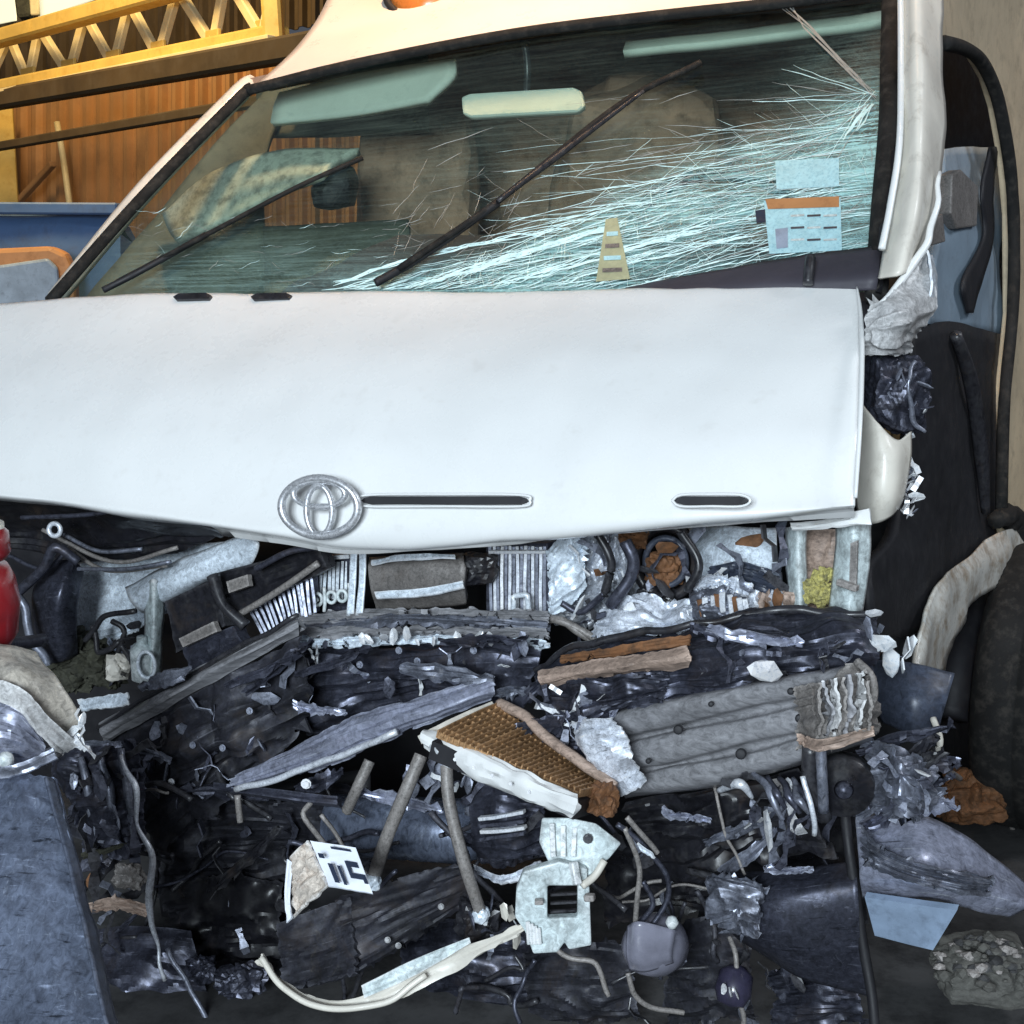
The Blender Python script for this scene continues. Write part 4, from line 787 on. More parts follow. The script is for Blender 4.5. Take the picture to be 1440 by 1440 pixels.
# ---- engine, nearer side
lump('crushed_cover', V(815, 806, 2.50), (.055, .04, .085), 'bright_metal', van, 14, .25, 5, 3, rot=(0, .25, 0))
sheet('torn_foil', [[(772, 778, 2.42), (800, 748, 2.42), (812, 742, 2.42)], [(776, 820, 2.38), (800, 800, 2.38), (822, 780, 2.40)], [(778, 866, 2.4), (806, 848, 2.38), (816, 828, 2.4)]], 'pale_metal', van, nu=20, nv=26, amp=.016, freq=13, seed=41, jag=6)
lump('crushed_cover', V(868, 800, 2.52), (.042, .04, .07), 'bright_metal', van, 15, .28, 5, 3)
lump('crushed_cover', V(845, 850, 2.46), (.055, .04, .04), 'bright_metal', van, 16, .3, 5, 4)
pu = ring('pulley', V(936, 790, 2.48), (-.35, -1, .05), .054, .010, 'black_plastic', van, sq=1.15, xa=(1, -.35, 0))
ring('pulley_rim', V(936, 790, 2.46), (-.35, -1, .05), .036, .006, 'blue_grey_panel', pu, sq=1.15, xa=(1, -.35, 0))
lump('pulley_hub', V(934, 800, 2.47), (.030, .025, .030), 'rust', pu, 17, .25, 4)
lump('belt_cover', V(922, 838, 2.46), (.03, .02, .02), 'black_plastic', van, 18, .3, 4)
sheet('rusty_flap', [[(868, 742, 2.5), (915, 742, 2.48)], [(872, 768, 2.46), (908, 772, 2.45)]], 'rust', van, nu=12, nv=8, amp=.012, freq=12)
sheet('engine_cover', [[(968, 742, 2.52), (1030, 738, 2.48), (1092, 742, 2.5)], [(978, 776, 2.46), (1030, 772, 2.43), (1092, 778, 2.46)], [(984, 812, 2.45), (1034, 816, 2.42), (1096, 820, 2.45)], [(990, 836, 2.48), (1036, 846, 2.45), (1098, 852, 2.48)]], 'pale_metal', van, nu=30, nv=24, amp=.010, freq=7, seed=43, smooth=True)
sheet('cover_fold', [[(1000, 800, 2.42), (1040, 788, 2.40), (1092, 806, 2.42)], [(1004, 826, 2.40), (1040, 822, 2.38), (1094, 840, 2.40)]], 'blue_grey_panel', van, nu=20, nv=10, amp=.014, freq=9, seed=44)
alt = lump('alternator', V(1016, 850, 2.40), (.050, .045, .036), 'grey_metal', van, 19, .16, 5, 3)
for i in range(9): beam('alternator_fin', V(985 + i * 8, 834 + abs(i - 4) * 2, 2.355), V(988 + i * 8, 866, 2.355), .010, .006, 'rust' if i % 3 == 0 else 'bright_metal', alt, up=(0, 1, 0), dent=.006, seed=i, seg=3)
for i in range(4): lump('housing_lobe', V(1058 + i * 17, 846 + 2 * i, 2.40), (.014, .02, .022), 'wood_strip' if i % 2 else 'bright_metal', van, 50 + i, .3, 3)
sheet('crushed_foil', [[(856, 838, 2.42), (910, 838, 2.41), (990, 850, 2.40)], [(840, 870, 2.37), (910, 868, 2.35), (985, 872, 2.36)], [(830, 896, 2.36), (900, 898, 2.34), (970, 888, 2.35)]], 'bright_metal', van, nu=34, nv=18, amp=.022, freq=13, seed=45, jag=5)
sheet('crushed_foil', [[(975, 818, 2.40), (1010, 806, 2.38), (1060, 822, 2.38)], [(976, 834, 2.38), (1010, 824, 2.36), (1050, 836, 2.36)]], 'bright_metal', van, nu=24, nv=8, amp=.010, freq=13, seed=46, jag=4)
clutter([(780, 750), (1100, 750), (1100, 862), (790, 890)], 2.36, 2.46, 88, ('bright_metal', 'grey_metal', 'dark_metal', 'black_plastic', 'pale_metal', 'rust'), van, s=(.3, 1.0))
for k, pts in enumerate(([(840, 752), (858, 790), (850, 840)], [(880, 760), (890, 800), (860, 850)], [(760, 860), (800, 880), (840, 905)], [(960, 745), (985, 790), (970, 830)], [(790, 850), (820, 860), (850, 830)], [(740, 880), (790, 870), (830, 900)])):
    tube('engine_hose', [(*p, 2.37) for p in pts], (.008, .011, .007, .008, .006, .007)[k], ('black_plastic', 'dark_metal', 'hose_grey')[k % 3], van, n=20, wob=.008, seed=k)
# pale upright legs by the corner
sheet('corner_leg', [[(1104, 742, 2.44), (1120, 740, 2.40), (1136, 742, 2.42)], [(1106, 800, 2.42), (1122, 800, 2.39), (1134, 800, 2.41)], [(1108, 866, 2.4), (1124, 866, 2.37), (1136, 864, 2.39)]], 'white_plastic', van, nu=10, nv=24, amp=.004, freq=10, smooth=True)
sheet('corner_leg', [[(1176, 738, 2.40), (1200, 726, 2.36), (1226, 726, 2.40)], [(1172, 800, 2.38), (1198, 800, 2.35), (1222, 790, 2.38)], [(1166, 866, 2.37), (1192, 866, 2.34), (1212, 858, 2.37)]], 'white_plastic', van, nu=14, nv=24, amp=.004, freq=10, smooth=True)
quad('leg_web', (1134, 744, 2.45), (1178, 744, 2.44), (1172, 868, 2.42), (1136, 868, 2.43), 'wood_strip', van, nu=10, nv=14, amp=.008, freq=9)
quad('leg_slot', (1196, 764, 2.345), (1206, 760, 2.345), (1204, 822, 2.335), (1194, 822, 2.335), 'hose_grey', van, nu=4, nv=10, amp=.001, thick=.006)
beam('leg_peg', V(1178, 818, 2.33), V(1206, 828, 2.32), .012, .010, 'hose_grey', van)
sheet('leg_cap', [[(1110, 734, 2.36), (1170, 730, 2.34), (1224, 716, 2.33)], [(1112, 744, 2.35), (1170, 742, 2.32), (1226, 738, 2.32)]], 'white_paint', van, nu=16, nv=6, amp=.006, freq=10)
for i in range(9): lump('foam_crumb', V(1146 + rnd.uniform(-14, 18), 836 + rnd.uniform(-30, 24), 2.38), (.010, .009, .011), 'yellow_foam', van, 60 + i, .4, 3, 4)
# ---- beam across the front, dented, with its upper skin torn
sheet('upper_skin', [[(752, 942, 2.28), (830, 912, 2.24), (1000, 880, 2.24), (1110, 862, 2.26), (1235, 868, 2.30)], [(756, 960, 2.20), (850, 940, 2.14), (1010, 912, 2.14), (1120, 896, 2.16), (1230, 900, 2.22)], [(770, 990, 2.18), (860, 980, 2.13), (1020, 960, 2.12), (1130, 940, 2.14), (1228, 935, 2.2)], [(800, 1030, 2.2), (870, 1010, 2.16), (1030, 985, 2.15), (1130, 965, 2.16), (1220, 950, 2.2)]], 'dark_metal', van, nu=60, nv=28, amp=.020, freq=8, seed=51, jag=5)
tube('skin_edge', [(750, 944, 2.25), (820, 904, 2.2), (960, 880, 2.2), (1050, 866, 2.22), (1130, 854, 2.24), (1235, 862, 2.27)], [.004, .007, .005, .008, .005], 'black_plastic', van, n=50, wob=.012, seed=9)
sheet('rust_strip', [[(790, 922, 2.17), (870, 908, 2.13), (970, 892, 2.13)], [(788, 932, 2.16), (870, 920, 2.12), (970, 906, 2.12)]], 'rust', van, nu=30, nv=6, amp=.006, freq=12, seed=52, jag=3)
sheet('pink_strip', [[(758, 944, 2.15), (850, 926, 2.11), (966, 910, 2.11)], [(758, 956, 2.13), (850, 942, 2.09), (972, 924, 2.09)], [(762, 964, 2.15), (850, 950, 2.11), (968, 938, 2.11)]], 'wood_strip', van, nu=34, nv=8, amp=.006, freq=10, seed=53, jag=3)
sheet('crease_sheet', [[(764, 968, 2.16), (850, 955, 2.12), (940, 944, 2.13)], [(770, 996, 2.13), (850, 986, 2.09), (935, 972, 2.11)], [(800, 1018, 2.13), (850, 1010, 2.1), (930, 1000, 2.12)]], 'dark_metal', van, nu=34, nv=16, amp=.020, freq=13, seed=54, jag=4)
# ribbed beam face: folds are modelled along its length
def rib_rows():
    prof = [(0, .05), (.06, .0), (.26, .0), (.30, .022), (.36, .022), (.40, -.004), (.62, -.006), (.66, .018), (.72, .018), (.76, .0), (.94, .004), (1, .05)]
    rows = []
    for t, off in prof:
        r = []
        for s in (0, .16, .34, .52, .7, .86, 1):
            top = Vector((802, 1016)).lerp(Vector((1206, 934)), s) + Vector((0, -8 * math.sin(s * 3.1))); bot = Vector((880, 1126)).lerp(Vector((1226, 1040)), s) + Vector((0, 12 * math.sin(s * 3.1)))
            q = top.lerp(bot, t); r.append((q.x, q.y, 2.10 + off + .03 * (1 - s) ** 2))
        rows.append(r)
    return rows
bb = sheet('bumper_beam', rib_rows(), 'beam_metal', van, nu=60, nv=66, amp=.006, freq=6, seed=55, thick=.006, straight=False, smooth=True)
for u, v, r in ((954, 1026, 7), (1042, 1060, 8), (1112, 972, 5), (1132, 978, 5), (1124, 1010, 6), (912, 1070, 4), (1000, 990, 4)):
    Y = VY(u, 2.085); lathe('beam_hole', [(pxm(r, Y), -.004), (pxm(r, Y), .004), (pxm(r * .7, Y), .005), (0, .0051)], W(u, v, Y), (-.3, -1, .2), 'black_trim', bb, 14)
sheet('beam_tongue', [[(800, 1018, 2.10), (830, 1012, 2.08), (860, 1010, 2.07)], [(816, 1046, 2.08), (840, 1040, 2.06), (880, 1032, 2.06)], [(842, 1080, 2.08), (860, 1076, 2.06), (890, 1066, 2.06)], [(872, 1118, 2.1), (886, 1112, 2.08), (910, 1104, 2.08)]], 'bright_metal', van, nu=12, nv=24, amp=.010, freq=11, seed=56, jag=4)
# crushed end block
sheet('beam_end', [[(1120, 968, 2.08), (1160, 952, 2.06), (1206, 934, 2.08), (1222, 940, 2.12)], [(1122, 1000, 2.07), (1165, 990, 2.03), (1205, 980, 2.05), (1228, 985, 2.1)], [(1122, 1036, 2.06), (1165, 1034, 2.02), (1206, 1022, 2.04), (1230, 1016, 2.1)], [(1124, 1050, 2.08), (1166, 1050, 2.04), (1206, 1038, 2.06), (1224, 1030, 2.1)]], 'hose_grey', van, nu=30, nv=26, amp=.016, freq=15, seed=57, jag=4)
for i in range(7): sheet('end_rib', [[(1146 + i * 11, 962 - 3 * i, 2.03), (1152 + i * 11, 960 - 3 * i, 2.01)], [(1148 + i * 11, 1000, 2.02), (1156 + i * 11, 1000, 2.0)], [(1144 + i * 11, 1040 - i, 2.03), (1150 + i * 11, 1038 - i, 2.01)]], ('hose_grey', 'beam_metal', 'torn_grey_paint')[i % 3], van, nu=4, nv=14, amp=.008, freq=16, seed=90 + i, jag=3)
sheet('end_lip', [[(1118, 1030, 2.03), (1160, 1040, 2.0), (1228, 1022, 2.02)], [(1120, 1046, 2.02), (1160, 1056, 1.99), (1230, 1034, 2.01)]], 'wood_strip', van, nu=20, nv=6, amp=.006, freq=14, jag=3)
tube('end_loop', [(1206, 930, 2.05), (1224, 950, 2.04), (1228, 985, 2.04), (1216, 1000, 2.04)], .006, 'hose_grey', van, n=20, wob=.006)
put('shard', 'bright_metal', V(1078, 944, 2.06), van, rot=(1.2, .3, .4), s=1.1)
put('shard', 'pale_metal', V(1232, 905, 2.2), van, rot=(1.2, .3, 2.4), s=1.1)
put('shard', 'bright_metal', V(1228, 862, 2.24), van, s=.5)
clutter([(765, 965), (850, 985), (870, 1060), (830, 1060), (775, 1010)], 2.08, 2.14, 46, ('bright_metal', 'dark_metal', 'grey_metal', 'pale_metal'), van, s=(.3, .9))
clutter([(980, 890), (1230, 875), (1225, 930), (1000, 960)], 2.09, 2.14, 26, ('dark_metal', 'black_plastic', 'grey_metal'), van, kinds=('strip', 'bracket', 'shard'), s=(.3, .7))
clutter([(1225, 880), (1290, 890), (1280, 930), (1230, 930)], 2.25, 2.35, 14, ('dark_metal', 'grey_metal', 'pale_metal', 'rust'), van, s=(.4, 1.))
# under the beam
sheet('under_tray', [[(880, 1128, 2.25), (1000, 1110, 2.22), (1130, 1080, 2.22)], [(900, 1180, 2.25), (1010, 1170, 2.2), (1150, 1140, 2.2)], [(950, 1230, 2.3), (1040, 1220, 2.25), (1180, 1200, 2.25)]], 'black_plastic', van, nu=34, nv=20, amp=.03, freq=8, seed=58)
for k in range(5): tube('claw', [(1062 + 16 * k, 1088 + 4 * k, 2.12), (1080 + 14 * k, 1120, 2.08), (1100 + 11 * k, 1150 - 3 * k, 2.08)], [.004, .007, .003], ('grey_metal', 'dark_metal', 'dark_metal')[k % 3], van, n=14, wob=.012, seed=k)
tube('claw', [(1010, 1112, 2.1), (1040, 1102, 2.07), (1058, 1122, 2.08)], [.004, .008, .003], 'bright_metal', van, n=14)
tube('claw', [(1132, 1090, 2.06), (1142, 1130, 2.05), (1144, 1172, 2.06)], .004, 'bright_metal', van, n=14, wob=.006)
clutter([(1040, 1090), (1150, 1090), (1150, 1190), (1060, 1190)], 2.08, 2.18, 34, ('dark_metal', 'grey_metal', 'black_plastic', 'bright_metal'), van, s=(.4, 1.2))
hb = lathe('tow_hub', [(.0, .02), (.012, .02), (.018, .012), (.042, .010), (.045, 0), (.045, -.03)], V(1186, 1106, 2.12), (-.2, -1, .1), 'black_plastic', van, 24)
lathe('hub_cap', [(.0, .03), (.010, .028), (.014, .018)], V(1186, 1106, 2.12), (-.2, -1, .1), 'dark_metal', hb, 16)
tube('hub_post', [(1154, 1045, 2.06), (1156, 1090, 2.06), (1158, 1140, 2.08)], .008, 'grey_metal', van, n=10)
tube('hub_post', [(1140, 1048, 2.07), (1140, 1100, 2.07), (1160, 1150, 2.10)], .012, 'black_plastic', van, n=10)
sheet('crumpled_bracket', [[(1222, 1042, 2.18), (1260, 1050, 2.14), (1318, 1075, 2.18)], [(1226, 1080, 2.14), (1265, 1085, 2.09), (1315, 1105, 2.14)], [(1232, 1120, 2.16), (1265, 1128, 2.11), (1306, 1136, 2.16)], [(1250, 1146, 2.18), (1270, 1150, 2.15), (1300, 1148, 2.18)]], 'grey_metal', van, nu=34, nv=30, amp=.026, freq=13, seed=61, jag=5)
clutter([(1225, 1050), (1312, 1080), (1300, 1140), (1240, 1130)], 2.09, 2.13, 30, ('bright_metal', 'grey_metal', 'dark_metal'), van, s=(.3, .8))
sheet('blue_liner', [[(1228, 928, 2.40), (1280, 932, 2.38), (1342, 948, 2.40)], [(1228, 980, 2.36), (1280, 985, 2.33), (1330, 990, 2.36)], [(1240, 1016, 2.36), (1280, 1036, 2.33), (1316, 1052, 2.36)]], 'blue_grey_panel', van, nu=20, nv=20, amp=.007, freq=6, seed=62, smooth=True)
tube('liner_edge', [(1312, 1010, 2.3), (1322, 1040, 2.28), (1316, 1062, 2.28)], .005, 'cream_paint', van, n=12)
lump('rusty_hub', S(1368, 1122, .02), (.075, .05, .05), 'rust', van, 20, .25, 5, 3)
tube('brake_pipe', [(1315, 1075, -.1), (1340, 1088, -.1), (1350, 1095, -.1)], .006, 'hose_grey', van, fn=S, n=10)
# lower skirts
sheet('silver_skirt', [[(1204, 1152, 2.22), (1290, 1142, 2.22), (1370, 1180, 2.26), (1460, 1256, 2.34)], [(1206, 1196, 2.16), (1290, 1196, 2.14), (1370, 1222, 2.2), (1450, 1262, 2.3)], [(1208, 1232, 2.14), (1290, 1240, 2.12), (1370, 1256, 2.18), (1446, 1274, 2.28)], [(1214, 1262, 2.18), (1290, 1268, 2.16), (1370, 1286, 2.2), (1420, 1290, 2.28)]], 'worn_silver', van, nu=44, nv=24, amp=.014, freq=5, seed=63, smooth=True)
sheet('skirt_fold', [[(1212, 1160, 2.16), (1240, 1190, 2.13), (1300, 1215, 2.11), (1400, 1236, 2.18)], [(1212, 1210, 2.13), (1240, 1226, 2.11), (1300, 1246, 2.10), (1400, 1262, 2.18)]], 'grey_metal', van, nu=30, nv=10, amp=.016, freq=11, seed=64, jag=5)
quad('blue_flap', (1216, 1262, 2.12), (1346, 1280, 2.12), (1312, 1336, 2.14), (1230, 1316, 2.14), 'pale_blue_panel', van, nu=16, nv=12, amp=.003, freq=4, thick=.012, pleat=0)
sheet('dull_skirt', [[(1000, 1226, 2.24), (1090, 1220, 2.20), (1200, 1210, 2.2)], [(1006, 1280, 2.18), (1090, 1262, 2.14), (1206, 1250, 2.16)], [(1030, 1312, 2.18), (1100, 1330, 2.14), (1210, 1330, 2.16)], [(1050, 1330, 2.22), (1130, 1375, 2.18), (1220, 1400, 2.2)]], 'dark_metal', van, nu=34, nv=26, amp=.008, freq=4, seed=65, smooth=True)
sheet('torn_mount', [[(1000, 1232, 2.16), (1040, 1236, 2.13), (1072, 1250, 2.15)], [(1006, 1275, 2.13), (1036, 1280, 2.10), (1070, 1290, 2.13)], [(1020, 1316, 2.15), (1040, 1320, 2.13), (1062, 1312, 2.15)]], 'grey_metal', van, nu=20, nv=20, amp=.02, freq=14, seed=21, jag=5)
sheet('gusset', [[(960, 1120, 2.5), (1200, 1080, 2.5)], [(980, 1300, 2.45), (1220, 1300, 2.45)]], 'black_plastic', van, nu=20, nv=14, amp=.03, freq=5)
# ---- dark middle
sheet('belly_pan', [[(230, 1140, 2.45), (330, 1110, 2.42), (520, 1080, 2.42)], [(230, 1240, 2.4), (340, 1220, 2.36), (520, 1200, 2.38)], [(240, 1360, 2.4), (340, 1350, 2.36), (500, 1380, 2.38)], [(260, 1440, 2.42), (340, 1450, 2.4), (500, 1460, 2.4)]], 'black_trim', van, nu=30, nv=30, amp=.02, freq=5, seed=66, smooth=True)
lathe('steering_rack', [(.03, -.16), (.055, -.15), (.058, .10), (.045, .14), (.03, .16)], V(575, 1165, 2.30), (1, -.25, .05), 'scratched_slab', van, 28)
lump('blower_motor', V(712, 1160, 2.16), (.05, .05, .06), 'dark_metal', van, 22, .16, 5, 3)
sheet('motor_shell', [[(668, 1108, 2.12), (712, 1100, 2.09), (764, 1110, 2.12)], [(664, 1150, 2.09), (712, 1150, 2.06), (766, 1150, 2.09)], [(672, 1206, 2.11), (712, 1212, 2.08), (764, 1200, 2.11)]], 'dark_metal', van, nu=20, nv=24, amp=.012, freq=10, seed=88, jag=3)
for i in range(4): beam('motor_fin', V(676, 1150 + 10 * i, 2.045), V(738, 1142 + 10 * i, 2.045), .012, .006, 'bright_metal' if i % 2 == 0 else 'dark_metal', van, dent=.004, seed=i, seg=3)
clutter([(660, 1100), (760, 1100), (770, 1220), (670, 1220)], 2.08, 2.14, 34, ('dark_metal', 'grey_metal', 'bright_metal', 'black_plastic'), van, s=(.3, .8))
sheet('motor_foot', [[(668, 1216, 2.10), (710, 1232, 2.07), (762, 1212, 2.08)], [(672, 1228, 2.09), (712, 1244, 2.06), (764, 1222, 2.07)]], 'bright_metal', van, nu=20, nv=4, amp=.008, freq=12, jag=2)
for nm, pts, r in (('coolant_pipe', [(592, 1062, 2.08), (572, 1110, 2.05), (545, 1175, 2.04), (524, 1238, 2.05)], .0115), ('coolant_pipe', [(628, 1076, 2.05), (632, 1130, 2.03), (652, 1210, 2.02), (676, 1284, 2.04)], .0105), ('coolant_pipe', [(520, 1070, 2.14), (504, 1105, 2.12), (488, 1140, 2.14)], .010)):
    tube(nm, pts, r, 'hose_grey', van, n=30)
for u, v in ((524, 1240), (677, 1286)): lump('pipe_nut', V(u, v, 2.04), (.013, .013, .013), 'pale_metal', van, u, .2, 3)
clutter([(560, 1090), (660, 1060), (660, 1110), (580, 1130)], 2.12, 2.2, 22, ('dark_metal', 'grey_metal', 'pale_metal'), van, s=(.3, .9))
lump('pump_body', V(676, 1300, 2.08), (.035, .03, .035), 'black_plastic', van, 23, .3, 4)
clutter([(650, 1270), (730, 1270), (730, 1330), (660, 1330)], 2.03, 2.1, 20, ('cream_paint', 'grey_metal', 'dark_metal', 'pale_metal'), van, s=(.3, .8))
quad('splash_guard', (470, 1262, 2.10), (640, 1214, 2.18), (668, 1256, 2.10), (500, 1366, 2.02), 'matte_dark_metal', van, nu=26, nv=20, amp=.009, freq=6, thick=.01, jag=5)
quad('splash_guard', (392, 1300, 2.08), (492, 1262, 2.10), (506, 1370, 2.02), (400, 1395, 2.02), 'matte_dark_metal', van, nu=20, nv=16, amp=.010, freq=7, thick=.01, jag=5)
for k, (u, v) in enumerate(((560, 1330), (620, 1275), (545, 1322))): put('bolt', 'black_plastic', V(u, v, 2.04), van, rot=(1.2, 0, 0), s=.4)
# near the slab: junk column
sheet('torn_bracket', [[(82, 1066, 2.12), (140, 1050, 2.1), (190, 1040, 2.12)], [(92, 1110, 2.08), (145, 1105, 2.05), (205, 1100, 2.08)], [(110, 1160, 2.07), (150, 1160, 2.05), (205, 1150, 2.08)], [(125, 1200, 2.1), (160, 1200, 2.08), (206, 1190, 2.1)]], 'dark_metal', van, nu=34, nv=30, amp=.026, freq=12, seed=67, jag=5)
for i in range(3): tube('bracket_rib', [(110 + 30 * i, 1066 - 8 * i, 2.06), (122 + 30 * i, 1110, 2.04), (130 + 28 * i, 1160, 2.05)], [.006, .009, .005], 'grey_metal', van, n=14, wob=.01, seed=i)
clutter([(90, 1070), (200, 1045), (210, 1200), (120, 1200)], 2.03, 2.08, 50, ('dark_metal', 'grey_metal', 'black_plastic'), van, s=(.4, 1.2))
clutter([(120, 1190), (210, 1190), (215, 1310), (135, 1310)], 2.06, 2.14, 30, ('dark_metal', 'black_plastic', 'rust', 'grey_metal'), van, s=(.5, 1.2))
tube('torn_edge', [(172, 1060, 2.04), (188, 1110, 2.02), (194, 1160, 2.02), (212, 1210, 2.01), (208, 1270, 2.01), (222, 1330, 2.02), (230, 1380, 2.02)], [.003, .006, .003, .006, .007, .003, .004], 'bright_metal', van, n=40, wob=.010)
lump('white_clip', V(182, 1232, 2.06), (.026, .015, .022), 'hose_grey', van, 25, .3, 4)
sheet('brown_strip', [[(122, 1270, 2.06), (165, 1262, 2.05), (208, 1272, 2.06)], [(126, 1284, 2.05), (165, 1280, 2.04), (206, 1290, 2.05)]], 'wood_strip', van, nu=16, nv=5, amp=.010, freq=14, jag=3)
sheet('brown_strip', [[(118, 1198, 2.08), (150, 1190, 2.07), (178, 1180, 2.08)], [(120, 1206, 2.08), (150, 1200, 2.07), (178, 1188, 2.08)]], 'moss', van, nu=12, nv=4, amp=.01, freq=14, jag=3)
sheet('floor_skin', [[(130, 1310, 2.16), (180, 1300, 2.16), (270, 1310, 2.18)], [(150, 1380, 2.08), (190, 1380, 2.08), (290, 1390, 2.12)], [(170, 1450, 2.05), (200, 1450, 2.05), (310, 1450, 2.1)]], 'dark_metal', van, nu=20, nv=16, amp=.016, freq=8, seed=68)
tube('floor_seam', [(236, 1335, 2.06), (262, 1385, 2.04), (292, 1440, 2.03)], .005, 'grey_metal', van, n=16, wob=.006)
for i, (u, v) in enumerate(((285, 1360), (330, 1385), (350, 1375))): lump('grey_scrap', V(u, v, 2.12), (.028, .02, .022), 'dark_metal', van, 70 + i, .35, 4)

for k, (u0, v0, u1, v1, dd) in enumerate(((225, 1120, 420, 1260, 2.3), (230, 1230, 400, 1400, 2.25), (400, 1100, 520, 1230, 2.34), (560, 1290, 760, 1440, 2.3), (740, 1320, 900, 1450, 2.28), (850, 1160, 1010, 1300, 2.32), (930, 1290, 1060, 1450, 2.28), (1080, 1350, 1220, 1460, 2.26))):
    sheet('dark_scrap', [[(u0, v0 + 20, dd + .04), ((u0 + u1) / 2, v0, dd), (u1, v0 + 10, dd + .03)], [(u0 + 10, (v0 + v1) / 2, dd), ((u0 + u1) / 2, (v0 + v1) / 2, dd - .03), (u1 - 10, (v0 + v1) / 2, dd)], [(u0, v1, dd), ((u0 + u1) / 2, v1 - 10, dd - .02), (u1, v1 - 20, dd + .02)]], ('matte_dark_metal', 'black_plastic', 'matte_dark_metal', 'dark_metal')[k % 4], van, nu=24, nv=20, amp=.022, freq=8, seed=110 + k, jag=9)  # large dark crumpled sheets filling the gaps behind the lower parts
rw = random.Random(77)
for k in range(46):
    u, v = rw.choice(((rw.uniform(240, 520), rw.uniform(1100, 1420)), (rw.uniform(850, 1190), rw.uniform(1130, 1420)), (rw.uniform(90, 230), rw.uniform(1080, 1420)), (rw.uniform(560, 860), rw.uniform(1060, 1420)))); dd = rw.uniform(2.12, 2.24); ln = rw.uniform(30, 90); an = rw.uniform(0, 3.14)
    tube('wiring', [(u + math.cos(an) * ln * (q - 1.5) * .6 + rw.uniform(-16, 16), v + math.sin(an) * ln * (q - 1.5) * .6 + rw.uniform(-16, 16), dd + rw.uniform(-.02, .02)) for q in range(4)], rw.uniform(.0022, .006), rw.choice(('black_plastic', 'matte_dark_metal', 'dark_metal', 'hose_grey', 'black_plastic')), van, n=22, sides=6, wob=.008, seed=k)
clutter([(230, 1120), (500, 1100), (480, 1420), (240, 1420)], 2.2, 2.3, 36, ('dark_metal', 'black_plastic', 'grey_metal'), van, s=(.4, 1.1))
clutter([(850, 1160), (1190, 1160), (1180, 1430), (860, 1430)], 2.16, 2.26, 40, ('dark_metal', 'black_plastic', 'grey_metal'), van, s=(.4, 1.1))

rf_ = random.Random(41)
for k in range(46):
    reg = rf_.choice(((150, 430, 930, 1120), (420, 750, 900, 1010), (90, 220, 1060, 1300), (760, 880, 960, 1060), (1000, 1230, 880, 960), (880, 1180, 1120, 1240), (1220, 1320, 1040, 1150), (560, 780, 1080, 1240), (240, 520, 1100, 1400), (980, 1220, 1220, 1400)))
    u, v = rf_.uniform(reg[0], reg[1]), rf_.uniform(reg[2], reg[3]); dd = 2.17 - (.04 if reg[0] in (760, 1000) else 0) + rf_.uniform(-.02, .02); ln, wd, an = rf_.uniform(22, 70), rf_.uniform(5, 16), rf_.uniform(-.9, .3)
    if v - 1010 > -(u - 140) * .52 + 40 and u < 430 and v < 930: continue
    ca, sa = math.cos(an), math.sin(an); c4 = [(u - ca * ln + sa * wd, v - sa * ln - ca * wd), (u, v - wd * 1.1), (u + ca * ln + sa * wd * .6, v + sa * ln - ca * wd * .6)]; c5 = [(u - ca * ln, v - sa * ln), (u, v + wd * .7), (u + ca * ln, v + sa * ln)]
    sheet('torn_scrap', [[(*q, dd) for q in c4], [(*q, dd + rf_.uniform(-.015, .01)) for q in c5]], rf_.choice(('dark_metal', 'dark_metal', 'matte_dark_metal', 'grey_metal', 'worn_silver', 'black_plastic', 'pale_metal' if k % 4 == 0 else 'grey_metal')), van, nu=10, nv=4, amp=.012, freq=16, seed=130 + k, jag=5)

# ================================================================== loose things
# detached cooler hanging in the middle: rusty grid on top, battered white tank along its side
oc = thing('oil_cooler', 'small detached cooler with rusty grid core and battered white side tank', 'radiator', W(720, 1080, 1.98))
T = [(602, 1034, 1.99), (812, 1118, 1.90), (862, 1104, 2.06), (696, 990, 2.16)]
P4 = [W(*p) for p in T]
def bil(s, t): return P4[0].lerp(P4[1], s).lerp(P4[3].lerp(P4[2], s), t)
dn = (P4[1] - P4[0]).cross(P4[3] - P4[0]).normalized()
if dn.z > 0: dn = -dn
cv = [bil(s, t) + dn * h for h in (.012, .042) for t in (0.06, 1) for s in (0.01, 1)]
mk('core', cv, [(0, 1, 3, 2), (4, 6, 7, 5), (0, 4, 5, 1), (2, 3, 7, 6), (0, 2, 6, 4), (1, 5, 7, 3)], 'black_trim', oc)
for i in range(26):
    s = .02 + .97 * i / 25; a, b = bil(s, .08), bil(s, .97); beam('core_fin', a, b, .0026, .012, 'rust_fin', oc, dent=.0024, seed=i, seg=4, up=-dn)
for i in range(9):
    t = .10 + .86 * i / 8; beam('core_tube', bil(.01, t) + dn * .003, bil(.99, t) + dn * .003, .004, .010, 'rust_fin', oc, dent=.002, seed=i, seg=5, up=-dn)
sheet('side_tank', [[(596, 1026, 2.00), (660, 1052, 1.97), (740, 1086, 1.935), (812, 1116, 1.905)], [(594, 1034, 1.975), (660, 1064, 1.945), (740, 1100, 1.91), (812, 1128, 1.88)], [(598, 1050, 1.975), (662, 1086, 1.945), (740, 1122, 1.91), (806, 1148, 1.88)], [(604, 1056, 2.00), (664, 1090, 1.97), (742, 1128, 1.935), (800, 1152, 1.905)]], 'white_paint', oc, nu=46, nv=12, amp=.007, freq=12, seed=71, thick=.012)
sheet('end_tank', [[(598, 1028, 1.985), (640, 1008, 2.06), (692, 986, 2.15)], [(602, 1040, 1.98), (644, 1020, 2.05), (700, 994, 2.15)]], 'cream_paint', oc, nu=16, nv=4, amp=.004, freq=12, thick=.02)
tube('edge_bar', [(700, 990, 2.15), (740, 1012, 2.12), (800, 1062, 2.08), (866, 1108, 2.05)], .009, 'wood_strip', oc, n=24, wob=.006)
